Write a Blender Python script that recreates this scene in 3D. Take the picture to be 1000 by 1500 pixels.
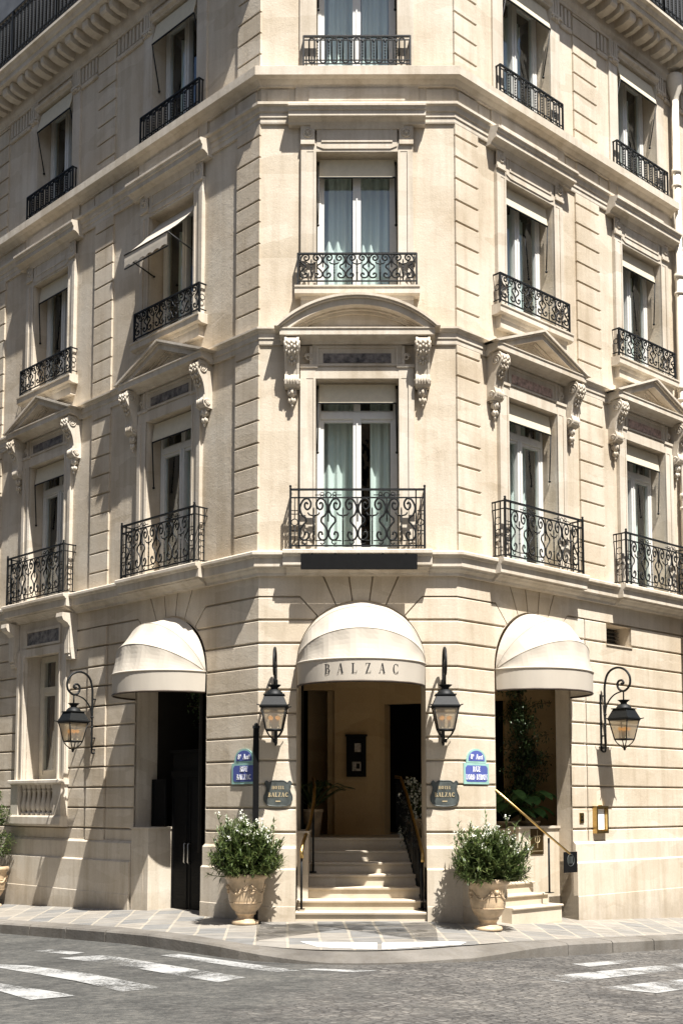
import bpy, math, random
from mathutils import Vector, Matrix
sc = bpy.context.scene
for o in list(bpy.data.objects): bpy.data.objects.remove(o, do_unlink=True)
R_ = math.radians
rnd = random.Random(7)

# ---------------------------------------------------------------- camera
CAM_D = 17.0275
cam = bpy.data.cameras.new('camera'); camo = bpy.data.objects.new('camera', cam)
sc.collection.objects.link(camo); sc.camera = camo
camo.location = (0, -CAM_D, 1.65)
camo.rotation_euler = (R_(90 + 4.99), 0, R_(0.24))
cam.sensor_fit = 'VERTICAL'; cam.sensor_height = 36.0
cam.lens = 1738.0 / 1500 * 36.0
cam.shift_y = (1024.26 - 750) / 1500
cam.clip_start = .1; cam.clip_end = 2000
sc.render.resolution_x = 682; sc.render.resolution_y = 1024

# ---------------------------------------------------------------- light
SUN_EL = 62.0; SUN_AZ = 28.0            # azimuth: from -Y (towards the camera) turning to +X
S = Vector((math.cos(R_(SUN_EL)) * math.sin(R_(SUN_AZ)), -math.cos(R_(SUN_EL)) * math.cos(R_(SUN_AZ)), math.sin(R_(SUN_EL))))
w = bpy.data.worlds.new('World'); sc.world = w; w.use_nodes = True
nt = w.node_tree; bg = nt.nodes['Background']
sky = nt.nodes.new('ShaderNodeTexSky'); sky.sky_type = 'NISHITA'; sky.sun_disc = False
sky.sun_elevation = R_(SUN_EL); sky.sun_rotation = R_(180 - SUN_AZ)
sky.dust_density = 2.0
nt.links.new(sky.outputs[0], bg.inputs[0]); bg.inputs[1].default_value = 0.05
sl = bpy.data.lights.new('sun', 'SUN'); sl.energy = 5.0; sl.angle = R_(0.5); sl.color = (1, .965, .92)
so = bpy.data.objects.new('sun', sl); sc.collection.objects.link(so)
so.rotation_euler = S.to_track_quat('Z', 'Y').to_euler()
vs = sc.view_settings; vs.view_transform = 'Standard'; vs.look = 'None'; vs.gamma = 1.0; vs.use_curve_mapping = False
vs.exposure = 1.20

# ---------------------------------------------------------------- frames of the three facades
AR = 0.7483; AL = 0.7876
XL, XR = -1.272, 1.608
FR = {'C': (Vector((0, 0, 0)), 0.0), 'R': (Vector((XR, 0, 0)), AR), 'L': (Vector((XL, 0, 0)), -AL), 'W': (Vector((0, 0, 0)), 0.0)}
def mat_of(fr, x=0, z=0, y=0, rz=0):
    o, a = FR[fr]
    return Matrix.Translation(o) @ Matrix.Rotation(a, 4, 'Z') @ Matrix.Translation((x, y, z)) @ Matrix.Rotation(rz, 4, 'Z')
def wpt(fr, x, d, z):
    return mat_of(fr) @ Vector((x, -d, z))

# ---------------------------------------------------------------- mesh builder: coordinates (x along wall, d outwards, z up)
class MB:
    def __init__(s): s.v = []; s.f = []; s.sm = []
    def add(s, vs, fs, smooth=False):
        b = len(s.v); s.v += [tuple(p) for p in vs]
        s.f += [tuple(i + b for i in f) for f in fs]; s.sm += [smooth] * len(fs)
    def box(s, x0, x1, d0, d1, z0, z1):
        s.add([(x, -d, z) for z in (z0, z1) for d in (d0, d1) for x in (x0, x1)],
              [(0, 1, 3, 2), (4, 6, 7, 5), (0, 4, 5, 1), (2, 3, 7, 6), (0, 2, 6, 4), (1, 5, 7, 3)])
    def prism(s, poly, d0, d1, smooth=False):          # polygon (x,z) extruded along d
        n = len(poly)
        a = 0
        for i in range(n):
            p, q = poly[i], poly[(i + 1) % n]; a += p[0] * q[1] - q[0] * p[1]
        if a < 0: poly = poly[::-1]
        if d0 > d1: d0, d1 = d1, d0
        s.add([(x, -d1, z) for x, z in poly] + [(x, -d0, z) for x, z in poly],
              [tuple(range(n)), tuple(range(2 * n - 1, n - 1, -1))] + [(i + n, (i + 1) % n + n, (i + 1) % n, i) for i in range(n)])
    def course(s, poly, d0, d1, z0, z1, ch=.012):
        n = len(poly); a = 0
        for i in range(n):
            p, q = poly[i], poly[(i + 1) % n]; a += p[0] * q[1] - q[0] * p[1]
        if a < 0: poly = poly[::-1]
        cl = lambda z: max(z0 + ch, min(z1 - ch, z))
        s.add([(x, -d1, cl(z)) for x, z in poly] + [(x, -(d1 - ch), z) for x, z in poly] + [(x, -d0, z) for x, z in poly],
              [tuple(range(n))] + [(i + n, (i + 1) % n + n, (i + 1) % n, i) for i in range(n)] + [(i + 2 * n, (i + 1) % n + 2 * n, (i + 1) % n + n, i + n) for i in range(n)])
    def side(s, prof, x0, x1, smooth=False):           # profile (d,z) extruded along x
        n = len(prof)
        s.add([(x0, -d, z) for d, z in prof] + [(x1, -d, z) for d, z in prof],
              [tuple(range(n)), tuple(range(2 * n - 1, n - 1, -1))] + [(i + n, (i + 1) % n + n, (i + 1) % n, i) for i in range(n)], smooth)
    def tube(s, pts, r, n=5, closed=False, cap=True, smooth=True):
        pts = [Vector(p) for p in pts]; m = len(pts)
        if m < 2: return
        vs = []; prev = None
        for i, p in enumerate(pts):
            if closed: t = pts[(i + 1) % m] - pts[i - 1]
            else: t = pts[min(i + 1, m - 1)] - pts[max(i - 1, 0)]
            if t.length < 1e-9: t = Vector((0, 0, 1))
            t.normalize()
            if prev is None:
                u = t.cross(Vector((0, 1, 0)));
                if u.length < .2: u = t.cross(Vector((1, 0, 0)))
            else:
                u = prev - t * prev.dot(t)
                if u.length < 1e-4: u = t.cross(Vector((0, 1, 0)))
            u.normalize(); prev = u; v = t.cross(u)
            rr = r[i] if isinstance(r, (list, tuple)) else r
            for k in range(n):
                a = 2 * math.pi * k / n
                vs.append(p + u * (rr * math.cos(a)) + v * (rr * math.sin(a)))
        fs = []
        for i in range(m if closed else m - 1):
            j = (i + 1) % m
            for k in range(n):
                k2 = (k + 1) % n
                fs.append((i * n + k, i * n + k2, j * n + k2, j * n + k))
        if cap and not closed:
            fs.append(tuple(range(n - 1, -1, -1))); fs.append(tuple(range((m - 1) * n, m * n)))
        s.add(vs, fs, smooth)
    def lathe(s, prof, c=(0, 0, 0), n=32, smooth=True, sx=1, sy=1):   # prof (r,z) about z axis at c=(x,y,z) true coordinates
        vs = []
        for r, z in prof:
            for k in range(n):
                a = 2 * math.pi * k / n
                vs.append((c[0] + r * math.cos(a) * sx, c[1] + r * math.sin(a) * sy, c[2] + z))
        fs = []
        for i in range(len(prof) - 1):
            for k in range(n):
                k2 = (k + 1) % n
                fs.append((i * n + k, i * n + k2, (i + 1) * n + k2, (i + 1) * n + k))
        s.add(vs, fs, smooth)
    def ball(s, c, rx, ry=None, rz=None, n=8, m=6):
        ry = rx if ry is None else ry; rz = rx if rz is None else rz
        vs = [(c[0], c[1], c[2] - rz)]
        for i in range(1, m):
            t = math.pi * i / m
            for k in range(n):
                a = 2 * math.pi * k / n
                vs.append((c[0] + rx * math.sin(t) * math.cos(a), c[1] + ry * math.sin(t) * math.sin(a), c[2] - rz * math.cos(t)))
        vs.append((c[0], c[1], c[2] + rz)); fs = []
        for k in range(n):
            k2 = (k + 1) % n
            fs.append((0, 1 + k2, 1 + k)); L = 1 + (m - 2) * n
            fs.append((len(vs) - 1, L + k, L + k2))
            for i in range(m - 2):
                a = 1 + i * n
                fs.append((a + k, a + k2, a + n + k2, a + n + k))
        s.add(vs, fs, True)
    def torus(s, c, R, r, axis='y', n=16, k=6):
        pts = []
        for i in range(n):
            a = 2 * math.pi * i / n
            if axis == 'y': pts.append((c[0] + R * math.cos(a), c[1], c[2] + R * math.sin(a)))
            elif axis == 'z': pts.append((c[0] + R * math.cos(a), c[1] + R * math.sin(a), c[2]))
            else: pts.append((c[0], c[1] + R * math.cos(a), c[2] + R * math.sin(a)))
        s.tube(pts, r, k, closed=True)
    def mesh(s, name, mat):
        me = bpy.data.meshes.new(name); me.from_pydata(s.v, [], s.f)
        if mat: me.materials.append(mat)
        me.polygons.foreach_set('use_smooth', s.sm); me.update()
        return me

COL = sc.collection
def link(name, data, parent=None, M=None):
    o = bpy.data.objects.new(name, data); COL.objects.link(o)
    if parent: o.parent = parent
    if M is not None: o.matrix_local = M
    return o
def thing(name, label, cat, M=None, group=None, data=None):
    o = link(name, data, None, M); o['label'] = label; o['category'] = cat
    if group: o['group'] = group
    return o
def copy_tree(o, M=None, parent=None):
    c = o.copy(); COL.objects.link(c)
    if parent is not None: c.parent = parent
    if M is not None: c.matrix_local = M
    for ch in list(o.children): copy_tree(ch, None, c)
    return c
def struct(name, mb, mat):
    o = link(name, mb.mesh(name, mat)); o['kind'] = 'structure'; return o

# ---------------------------------------------------------------- materials
def newmat(name):
    m = bpy.data.materials.new(name); m.use_nodes = True
    n = m.node_tree; b = n.nodes['Principled BSDF']
    return m, n, b
def N(n, t, **k):
    x = n.nodes.new(t)
    for a, v in k.items(): setattr(x, a, v)
    return x
def ramp(n, src, stops):
    r = N(n, 'ShaderNodeValToRGB'); e = r.color_ramp.elements
    e[0].position, e[0].color = stops[0][0], (*stops[0][1], 1)
    e[1].position, e[1].color = stops[-1][0], (*stops[-1][1], 1)
    for p, c in stops[1:-1]:
        q = e.new(p); q.color = (*c, 1)
    n.links.new(src, r.inputs[0]); return r.outputs[0]
def coords(n, scale=(1, 1, 1), obj=False):
    if obj: t = N(n, 'ShaderNodeTexCoord').outputs['Object']
    else: t = N(n, 'ShaderNodeNewGeometry').outputs['Position']
    m = N(n, 'ShaderNodeMapping'); m.inputs['Scale'].default_value = scale
    n.links.new(t, m.inputs[0]); return m.outputs[0]
def noise(n, co, scale, detail=5, rough=.6):
    x = N(n, 'ShaderNodeTexNoise'); x.inputs['Scale'].default_value = scale
    x.inputs['Detail'].default_value = detail; x.inputs['Roughness'].default_value = rough
    n.links.new(co, x.inputs['Vector']); return x.outputs[0]
def mixc(n, a, b, f, mode='MIX'):
    x = N(n, 'ShaderNodeMix', data_type='RGBA', blend_type=mode)
    for s_, v in ((x.inputs[0], f), (x.inputs[6], a), (x.inputs[7], b)):
        if hasattr(v, 'links'): n.links.new(v, s_)
        elif isinstance(v, (int, float)): s_.default_value = v
        else: s_.default_value = (*v, 1)
    return x.outputs[2]
def bump(n, b, h, strength, dist=.02):
    x = N(n, 'ShaderNodeBump'); x.inputs['Strength'].default_value = strength; x.inputs['Distance'].default_value = dist
    n.links.new(h, x.inputs['Height']); n.links.new(x.outputs[0], b.inputs['Normal'])
def math_(n, op, a, b=0.5):
    x = N(n, 'ShaderNodeMath', operation=op)
    for s_, v in ((x.inputs[0], a), (x.inputs[1], b)):
        if hasattr(v, 'links'): n.links.new(v, s_)
        else: s_.default_value = v
    return x.outputs[0]

def stone_mat(name, c1, c2, c3, rough=.85, bmp=.5, pit=0.0, streak=.35):
    m, n, b = newmat(name)
    co = coords(n)
    big = noise(n, co, .9, 4, .55)
    col = ramp(n, big, [(.3, c1), (.5, c2), (.72, c3)])
    st = noise(n, coords(n, (3.0, 3.0, .25)), 2.2, 5, .6)
    stc = ramp(n, st, [(.35, (.70, .66, .60)), (.55, (1, 1, 1))])
    col = mixc(n, col, stc, streak, 'MULTIPLY')
    fine = noise(n, co, 38, 4, .7)
    fc = ramp(n, fine, [(.3, (.86, .84, .80)), (.62, (1.03, 1.02, 1.0))])
    col = mixc(n, col, fc, .6, 'MULTIPLY')
    # each ashlar block a little different in tone
    br = N(n, 'ShaderNodeTexVoronoi'); br.feature = 'F1'; br.inputs['Scale'].default_value = 1.0; br.distance = 'CHEBYCHEV'
    n.links.new(coords(n, (1.1, 1.1, 2.94)), br.inputs['Vector'])
    bc = ramp(n, br.outputs['Color'], [(0, (.80, .765, .70)), (.5, (.97, .96, .94)), (1, (1.05, 1.04, 1.03))])
    col = mixc(n, col, bc, .7, 'MULTIPLY')
    n.links.new(col, b.inputs['Base Color']); b.inputs['Roughness'].default_value = rough
    b.inputs['Specular IOR Level'].default_value = .2
    med = noise(n, co, 9, 5, .65)
    h = math_(n, 'ADD', math_(n, 'MULTIPLY', fine, .5), math_(n, 'MULTIPLY', med, .7))
    if pit > 0:
        v = N(n, 'ShaderNodeTexVoronoi'); v.inputs['Scale'].default_value = 55
        n.links.new(coords(n, (1, 1, 1.8)), v.inputs['Vector'])
        pv = math_(n, 'LESS_THAN', v.outputs['Distance'], .22)
        gate = math_(n, 'GREATER_THAN', noise(n, co, 2.3, 3), .55)
        h = math_(n, 'SUBTRACT', h, math_(n, 'MULTIPLY', math_(n, 'MULTIPLY', pv, gate), pit))
    bump(n, b, h, bmp, .01)
    return m
STONE = stone_mat('limestone', (.50, .425, .325), (.59, .52, .42), (.64, .585, .495), pit=.8, bmp=.7, streak=.38)
STONE_T = stone_mat('limestone_trim', (.52, .46, .375), (.59, .535, .455), (.63, .585, .51), bmp=.35, streak=.5)
STONE_P = stone_mat('limestone_plinth', (.50, .435, .34), (.56, .50, .41), (.60, .55, .47), bmp=.35, streak=.5)
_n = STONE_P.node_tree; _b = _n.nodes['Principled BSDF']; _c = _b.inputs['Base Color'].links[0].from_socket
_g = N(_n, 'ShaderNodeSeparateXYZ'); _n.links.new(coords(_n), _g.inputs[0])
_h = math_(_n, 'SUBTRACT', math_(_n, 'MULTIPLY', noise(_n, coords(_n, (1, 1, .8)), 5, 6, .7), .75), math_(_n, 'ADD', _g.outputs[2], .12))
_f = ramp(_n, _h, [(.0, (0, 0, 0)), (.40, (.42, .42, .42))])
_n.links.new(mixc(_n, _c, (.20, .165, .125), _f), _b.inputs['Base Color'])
PLASTER = stone_mat('interior_plaster', (.50, .355, .185), (.52, .375, .20), (.55, .40, .22), bmp=.1, streak=.1)
STEPM = stone_mat('step_stone', (.46, .40, .31), (.54, .47, .37), (.58, .52, .43), bmp=.2, streak=.15)

def simple(name, col, rough=.5, metal=0, spec=.5, var=.25, sc_=6, bmp=0.0, obj=False):
    m, n, b = newmat(name)
    co = coords(n, obj=obj); ns = noise(n, co, sc_, 5)
    lo = tuple(max(0, c * (1 - var)) for c in col); hi = tuple(min(1, c * (1 + var * .5)) for c in col)
    n.links.new(ramp(n, ns, [(.3, lo), (.7, hi)]), b.inputs['Base Color'])
    b.inputs['Roughness'].default_value = rough; b.inputs['Metallic'].default_value = metal
    b.inputs['Specular IOR Level'].default_value = spec
    if bmp: bump(n, b, noise(n, co, sc_ * 8, 4), bmp, .004)
    return m
IRON = simple('black_iron', (.008, .009, .009), .55, 0, .28, .4, 30, .2)
BLACKP = simple('black_painted_steel', (.006, .006, .006), .6, 0, .12, .3, 12)
WHITEP = simple('white_window_paint', (.64, .63, .59), .4, 0, .5, .08, 10)
CREAMF = simple('cream_blind_fabric', (.60, .54, .41), .85, 0, .2, .08, 14, .3)
AWN = simple('awning_canvas', (.57, .515, .43), .85, 0, .2, .05, 2, 0)
_n = AWN.node_tree; _b = _n.nodes['Principled BSDF']
bump(_n, _b, math_(_n, 'ADD', math_(_n, 'MULTIPLY', noise(_n, coords(_n, (6, 6, 1.2)), 1.2, 2), 2.0), math_(_n, 'MULTIPLY', noise(_n, coords(_n), 60, 2), .12)), .10, .02)
_t = N(_n, 'ShaderNodeBsdfTranslucent'); _t.inputs[0].default_value = (.55, .46, .34, 1); _x = N(_n, 'ShaderNodeMixShader'); _x.inputs[0].default_value = .18
_n.links.new(_b.outputs[0], _x.inputs[1]); _n.links.new(_t.outputs[0], _x.inputs[2]); _n.links.new(_x.outputs[0], _n.nodes['Material Output'].inputs[0])
TRIM = simple('awning_dark_trim', (.05, .035, .025), .6, 0, .3, .2, 10)
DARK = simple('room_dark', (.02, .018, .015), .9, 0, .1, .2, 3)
BRASS = simple('brass', (.55, .38, .15), .32, 1, .5, .25, 12)
TERRA = simple('glazed_terracotta', (.53, .395, .25), .42, 0, .5, .38, 7, .5)
MARB = simple('dark_marble_inlay', (.17, .15, .135), .45, 0, .4, .95, 11)
MARBR = simple('rose_marble_inlay', (.48, .33, .26), .45, 0, .4, .75, 13)
SLATE = simple('plaque_slate', (.075, .085, .08), .4, 0, .5, .5, 9)
SIGNBLUE = simple('sign_blue_enamel', (.085, .11, .34), .4, 0, .5, .15, 6)
SIGNGREEN = simple('sign_green_enamel', (.30, .50, .44), .4, 0, .5, .2, 6)
WHITEL = simple('white_lettering', (.85, .85, .85), .5, 0, .3, .04, 6)
GOLDL = simple('gold_lettering', (.62, .50, .30), .4, .3, .5, .1, 6)
BLACKL = simple('black_lettering', (.02, .02, .02), .6, 0, .3, .1, 6)
PIPEM = simple('painted_downpipe', (.66, .60, .50), .6, 0, .3, .15, 5, .2)
PAPER = simple('white_paper', (.85, .85, .82), .6, 0, .3, .05, 6)
PAPERP = simple('printed_sheet', (.5, .45, .38), .6, 0, .3, .6, 20)
SOIL = simple('potting_soil', (.03, .02, .015), .95, 0, .1, .4, 20)
BARK = simple('bark', (.09, .065, .04), .9, 0, .2, .4, 20, .4)
FLOWER = simple('white_petals', (.88, .88, .78), .6, 0, .2, .06, 6)
TWIG = simple('green_stems', (.10, .13, .05), .8, 0, .2, .3, 12)
def leaf_mat(name, a, b_, c, tr=.35):
    m, n, b = newmat(name)
    ns = noise(n, coords(n), 14, 3)
    col = ramp(n, ns, [(.32, a), (.5, b_), (.68, c)])
    n.links.new(col, b.inputs['Base Color']); b.inputs['Roughness'].default_value = .42
    t = N(n, 'ShaderNodeBsdfTranslucent'); n.links.new(col, t.inputs['Color'])
    mx = N(n, 'ShaderNodeMixShader'); mx.inputs[0].default_value = tr
    n.links.new(b.outputs[0], mx.inputs[1]); n.links.new(t.outputs[0], mx.inputs[2])
    n.links.new(mx.outputs[0], n.nodes['Material Output'].inputs[0]); return m
LEAF = leaf_mat('oleander_leaf', (.04, .065, .02), (.085, .125, .035), (.19, .21, .07))
LEAFD = leaf_mat('dark_leaf', (.03, .05, .02), (.05, .085, .03), (.08, .12, .045), .25)
LEAFB = leaf_mat('broad_leaf', (.03, .08, .025), (.06, .14, .04), (.10, .20, .06), .25)

def glass_mat(name, tint, refl, rough=.02):
    m, n, b = newmat(name); n.nodes.remove(b)
    t = N(n, 'ShaderNodeBsdfTransparent'); t.inputs[0].default_value = (*tint, 1)
    g = N(n, 'ShaderNodeBsdfGlossy'); g.inputs['Roughness'].default_value = rough
    g.inputs[0].default_value = (.9, .95, 1, 1)
    fz = N(n, 'ShaderNodeLayerWeight'); fz.inputs[0].default_value = .5
    f = math_(n, 'ADD', math_(n, 'MULTIPLY', math_(n, 'POWER', fz.outputs['Facing'], 3.0), .7), refl)
    # old float glass is never quite flat
    bp = N(n, 'ShaderNodeBump'); bp.inputs['Strength'].default_value = .16; bp.inputs['Distance'].default_value = .02
    n.links.new(noise(n, coords(n), 3.5, 2), bp.inputs['Height']); n.links.new(bp.outputs[0], g.inputs['Normal'])
    mx = N(n, 'ShaderNodeMixShader'); n.links.new(f, mx.inputs[0])
    n.links.new(t.outputs[0], mx.inputs[1]); n.links.new(g.outputs[0], mx.inputs[2])
    n.links.new(mx.outputs[0], n.nodes['Material Output'].inputs[0]); return m
GLASS = glass_mat('window_glass', (.90, .95, .93), .12)
LGLASS = glass_mat('lantern_glass', (.86, .82, .72), .10, .12)
_n = LGLASS.node_tree; _o = _n.nodes['Material Output']; _src = _o.inputs[0].links[0].from_socket
_d = N(_n, 'ShaderNodeBsdfTranslucent'); _d.inputs[0].default_value = (.80, .72, .58, 1); _e = N(_n, 'ShaderNodeBsdfDiffuse'); _e.inputs[0].default_value = (.55, .50, .42, 1)
_m1 = N(_n, 'ShaderNodeMixShader'); _m1.inputs[0].default_value = .5; _n.links.new(_d.outputs[0], _m1.inputs[1]); _n.links.new(_e.outputs[0], _m1.inputs[2])
_m2 = N(_n, 'ShaderNodeMixShader'); _m2.inputs[0].default_value = .42; _n.links.new(_src, _m2.inputs[1]); _n.links.new(_m1.outputs[0], _m2.inputs[2]); _n.links.new(_m2.outputs[0], _o.inputs[0])
m_, n_, b_ = newmat('sheer_curtain')
wv = noise(n_, coords(n_, (8, 8, .3)), 3, 3)
n_.links.new(ramp(n_, wv, [(.3, (.64, .71, .68)), (.7, (.78, .84, .80))]), b_.inputs['Base Color'])
b_.inputs['Roughness'].default_value = .9
CURT = m_
m_, n_, b_ = newmat('lamp_amber')
b_.inputs['Base Color'].default_value = (.75, .50, .22, 1)
b_.inputs['Emission Color'].default_value = (1, .42, .08, 1); b_.inputs['Emission Strength'].default_value = .3
AMBER = m_

# ground materials
def road_mat():
    m, n, b = newmat('worn_paved_road')
    co = coords(n)
    wob = N(n, 'ShaderNodeMixRGB'); wob.blend_type = 'ADD'; wob.inputs[0].default_value = .12
    nz = N(n, 'ShaderNodeTexNoise'); nz.inputs['Scale'].default_value = 4; n.links.new(co, nz.inputs['Vector'])
    n.links.new(co, wob.inputs[1]); n.links.new(nz.outputs['Color'], wob.inputs[2])
    mp = N(n, 'ShaderNodeMapping'); mp.inputs['Rotation'].default_value = (0, 0, .75); n.links.new(wob.outputs[0], mp.inputs[0])
    sc2 = N(n, 'ShaderNodeMapping'); sc2.inputs['Scale'].default_value = (1.0, 1.45, 1); n.links.new(mp.outputs[0], sc2.inputs[0])
    ve = N(n, 'ShaderNodeTexVoronoi'); ve.feature = 'DISTANCE_TO_EDGE'; vc = N(n, 'ShaderNodeTexVoronoi')
    for v in (ve, vc):
        v.inputs['Scale'].default_value = 8.6; v.inputs['Randomness'].default_value = .5; n.links.new(sc2.outputs[0], v.inputs['Vector'])
    gap = ramp(n, ve.outputs[0], [(.03, (0, 0, 0)), (.14, (1, 1, 1))])
    sep = N(n, 'ShaderNodeSeparateColor'); n.links.new(vc.outputs['Color'], sep.inputs[0])
    sett = ramp(n, sep.outputs[0], [(0, (.082, .078, .072)), (.5, (.108, .102, .093)), (1, (.14, .131, .118))])
    bt_col = mixc(n, (.058, .053, .047), sett, gap)
    big = noise(n, co, .55, 4)
    tar = ramp(n, noise(n, co, 26, 5, .75), [(.3, (.035, .036, .033)), (.7, (.082, .080, .072))])
    # tarred over on the left and in front, setts showing through on the right
    gx = N(n, 'ShaderNodeSeparateXYZ'); n.links.new(co, gx.inputs[0])
    g = math_(n, 'ADD', math_(n, 'MULTIPLY', gx.outputs[0], .35), math_(n, 'MULTIPLY', big, 2.4))
    g = math_(n, 'ADD', g, math_(n, 'MULTIPLY', noise(n, co, 5, 5, .7), 1.0))
    f = ramp(n, g, [(.38, (0, 0, 0)), (1.0, (1, 1, 1))]); f.node.color_ramp.elements[0].position = .45
    mr = N(n, 'ShaderNodeMapRange'); mr.inputs[1].default_value = 1.25; mr.inputs[2].default_value = 1.9; n.links.new(g, mr.inputs[0])
    col = mixc(n, tar, bt_col, mr.outputs[0])
    dust = ramp(n, noise(n, coords(n, (2, 5, 1)), 3.5, 6, .8), [(.48, (0, 0, 0)), (.72, (.7, .7, .7))])
    col = mixc(n, col, (.145, .137, .122), dust)
    pat = ramp(n, noise(n, coords(n, (1, 1.6, 1)), 1.3, 6, .7), [(.36, (.55, .55, .55)), (.5, (.95, .95, .95)), (.66, (1.35, 1.33, 1.3))])
    col = mixc(n, col, pat, .9, 'MULTIPLY')
    spk = ramp(n, noise(n, coords(n, (1, 1.4, 1)), 11, 4, .8), [(.38, (.6, .6, .6)), (.6, (1.25, 1.24, 1.22))])
    col = mixc(n, col, spk, .8, 'MULTIPLY')
    n.links.new(col, b.inputs['Base Color']); b.inputs['Roughness'].default_value = .8
    h = math_(n, 'ADD', math_(n, 'MULTIPLY', math_(n, 'MULTIPLY', gap, mr.outputs[0]), 1.3), math_(n, 'MULTIPLY', noise(n, co, 40, 4, .7), .7))
    bump(n, b, h, .7, .02)
    return m
ROAD = road_mat()
def pave_mat():
    m, n, b = newmat('stone_slab_paving')
    co = coords(n)
    nz = N(n, 'ShaderNodeTexNoise'); nz.inputs['Scale'].default_value = 1.2; n.links.new(co, nz.inputs['Vector'])
    wob = N(n, 'ShaderNodeMixRGB'); wob.blend_type = 'ADD'; wob.inputs[0].default_value = .07
    n.links.new(co, wob.inputs[1]); n.links.new(nz.outputs['Color'], wob.inputs[2])
    mp = N(n, 'ShaderNodeMapping'); mp.inputs['Rotation'].default_value = (0, 0, 1.52); n.links.new(wob.outputs[0], mp.inputs[0])
    bt = N(n, 'ShaderNodeTexBrick'); n.links.new(mp.outputs[0], bt.inputs['Vector']); bt.offset = .37
    bt.inputs['Scale'].default_value = 1; bt.inputs['Brick Width'].default_value = .62; bt.inputs['Row Height'].default_value = .40
    bt.inputs['Mortar Size'].default_value = .022; bt.inputs['Mortar Smooth'].default_value = .25
    bt.inputs['Color1'].default_value = (.20, .20, .195, 1); bt.inputs['Color2'].default_value = (.33, .30, .255, 1)
    bt.inputs['Mortar'].default_value = (.36, .33, .275, 1); bt.inputs['Bias'].default_value = -.15
    st = ramp(n, noise(n, coords(n, (1, 2.5, 1)), 3, 6, .65), [(.35, (.62, .6, .57)), (.7, (1.1, 1.08, 1.05))])
    col = mixc(n, bt.outputs[0], st, .8, 'MULTIPLY')
    n.links.new(col, b.inputs['Base Color']); b.inputs['Roughness'].default_value = .6
    h = math_(n, 'ADD', math_(n, 'MULTIPLY', bt.outputs[1], -.8), math_(n, 'MULTIPLY', noise(n, co, 25, 4, .7), .5))
    bump(n, b, h, .5, .015)
    return m
PAVE = pave_mat()
KERB = stone_mat('kerb_granite', (.095, .088, .08), (.155, .145, .13), (.22, .205, .185), bmp=.8)
def paint_mat():
    m, n, b = newmat('worn_road_paint')
    b.inputs['Base Color'].default_value = (.40, .40, .385, 1); b.inputs['Roughness'].default_value = .7
    co = coords(n)
    g = math_(n, 'ADD', math_(n, 'MULTIPLY', noise(n, co, 30, 6, .85), .75), math_(n, 'MULTIPLY', noise(n, co, 1.6, 4), .9))
    mr = N(n, 'ShaderNodeMapRange'); mr.inputs[1].default_value = .74; mr.inputs[2].default_value = .90; mr.inputs[3].default_value = 0; mr.inputs[4].default_value = .82
    n.links.new(g, mr.inputs[0]); f = mr.outputs[0]
    t = N(n, 'ShaderNodeBsdfTransparent'); mx = N(n, 'ShaderNodeMixShader')
    n.links.new(f, mx.inputs[0]); n.links.new(t.outputs[0], mx.inputs[1]); n.links.new(b.outputs[0], mx.inputs[2])
    n.links.new(mx.outputs[0], n.nodes['Material Output'].inputs[0]); return m
PAINT = paint_mat()
WHITESLAB = simple('white_crossing_slab', (.62, .61, .58), .6, 0, .3, .3, 9, .3)

# ---------------------------------------------------------------- ground
nL = Vector((-math.sin(AL), -math.cos(AL))); nR = Vector((math.sin(AR), -math.cos(AR)))
uL = Vector((-math.cos(AL), math.sin(AL))); uR = Vector((math.cos(AR), math.sin(AR)))
pL = Vector((XL, 0)); pR = Vector((XR, 0))
def dist(X, Y):
    p = Vector((X, Y)); return max(-Y, (p - pL).dot(nL), (p - pR).dot(nR))
def hbase(X):
    X = max(-14, min(14, X))
    return -.068 * max(0, X - 1.3) - .05 * max(0, -X - 2.8)
def hpave(X, Y): return hbase(X) - .028 * max(0, min(4, dist(X, Y))) - .015
def hroad(X, Y):
    return hbase(X) - .028 * 2.4 - .155
DK = 1.86
def kerb_line():
    a = pL + nL * DK; b = pR + nR * DK
    pts = [a + uL * t for t in (60, 30, 14, 9, 6, 4, 3, 2, 1, 0, -.6, -1.1, -1.5)]
    A = pts[-1]; Bp = b - uR * 1.5
    c1 = A - uL * 1.3; c2 = Bp - uR * 1.3
    for i in range(1, 12):
        t = i / 12
        pts.append(A * (1 - t) ** 3 + c1 * 3 * t * (1 - t) ** 2 + c2 * 3 * t * t * (1 - t) + Bp * t ** 3)
    pts += [b + uR * t for t in (-1.5, -1.1, -.6, 0, 1, 2, 3, 4, 6, 9, 14, 30, 60)]
    return pts
KL = kerb_line()
def offset_line(pts, d):
    out = []
    for i, p in enumerate(pts):
        t = (pts[min(i + 1, len(pts) - 1)] - pts[max(i - 1, 0)]).normalized()
        out.append(p + Vector((t.y, -t.x)) * d)      # d>0 : outwards (towards the road)
    return out
sign = 1 if (offset_line(KL, .1)[15].y < KL[15].y) else -1
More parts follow.
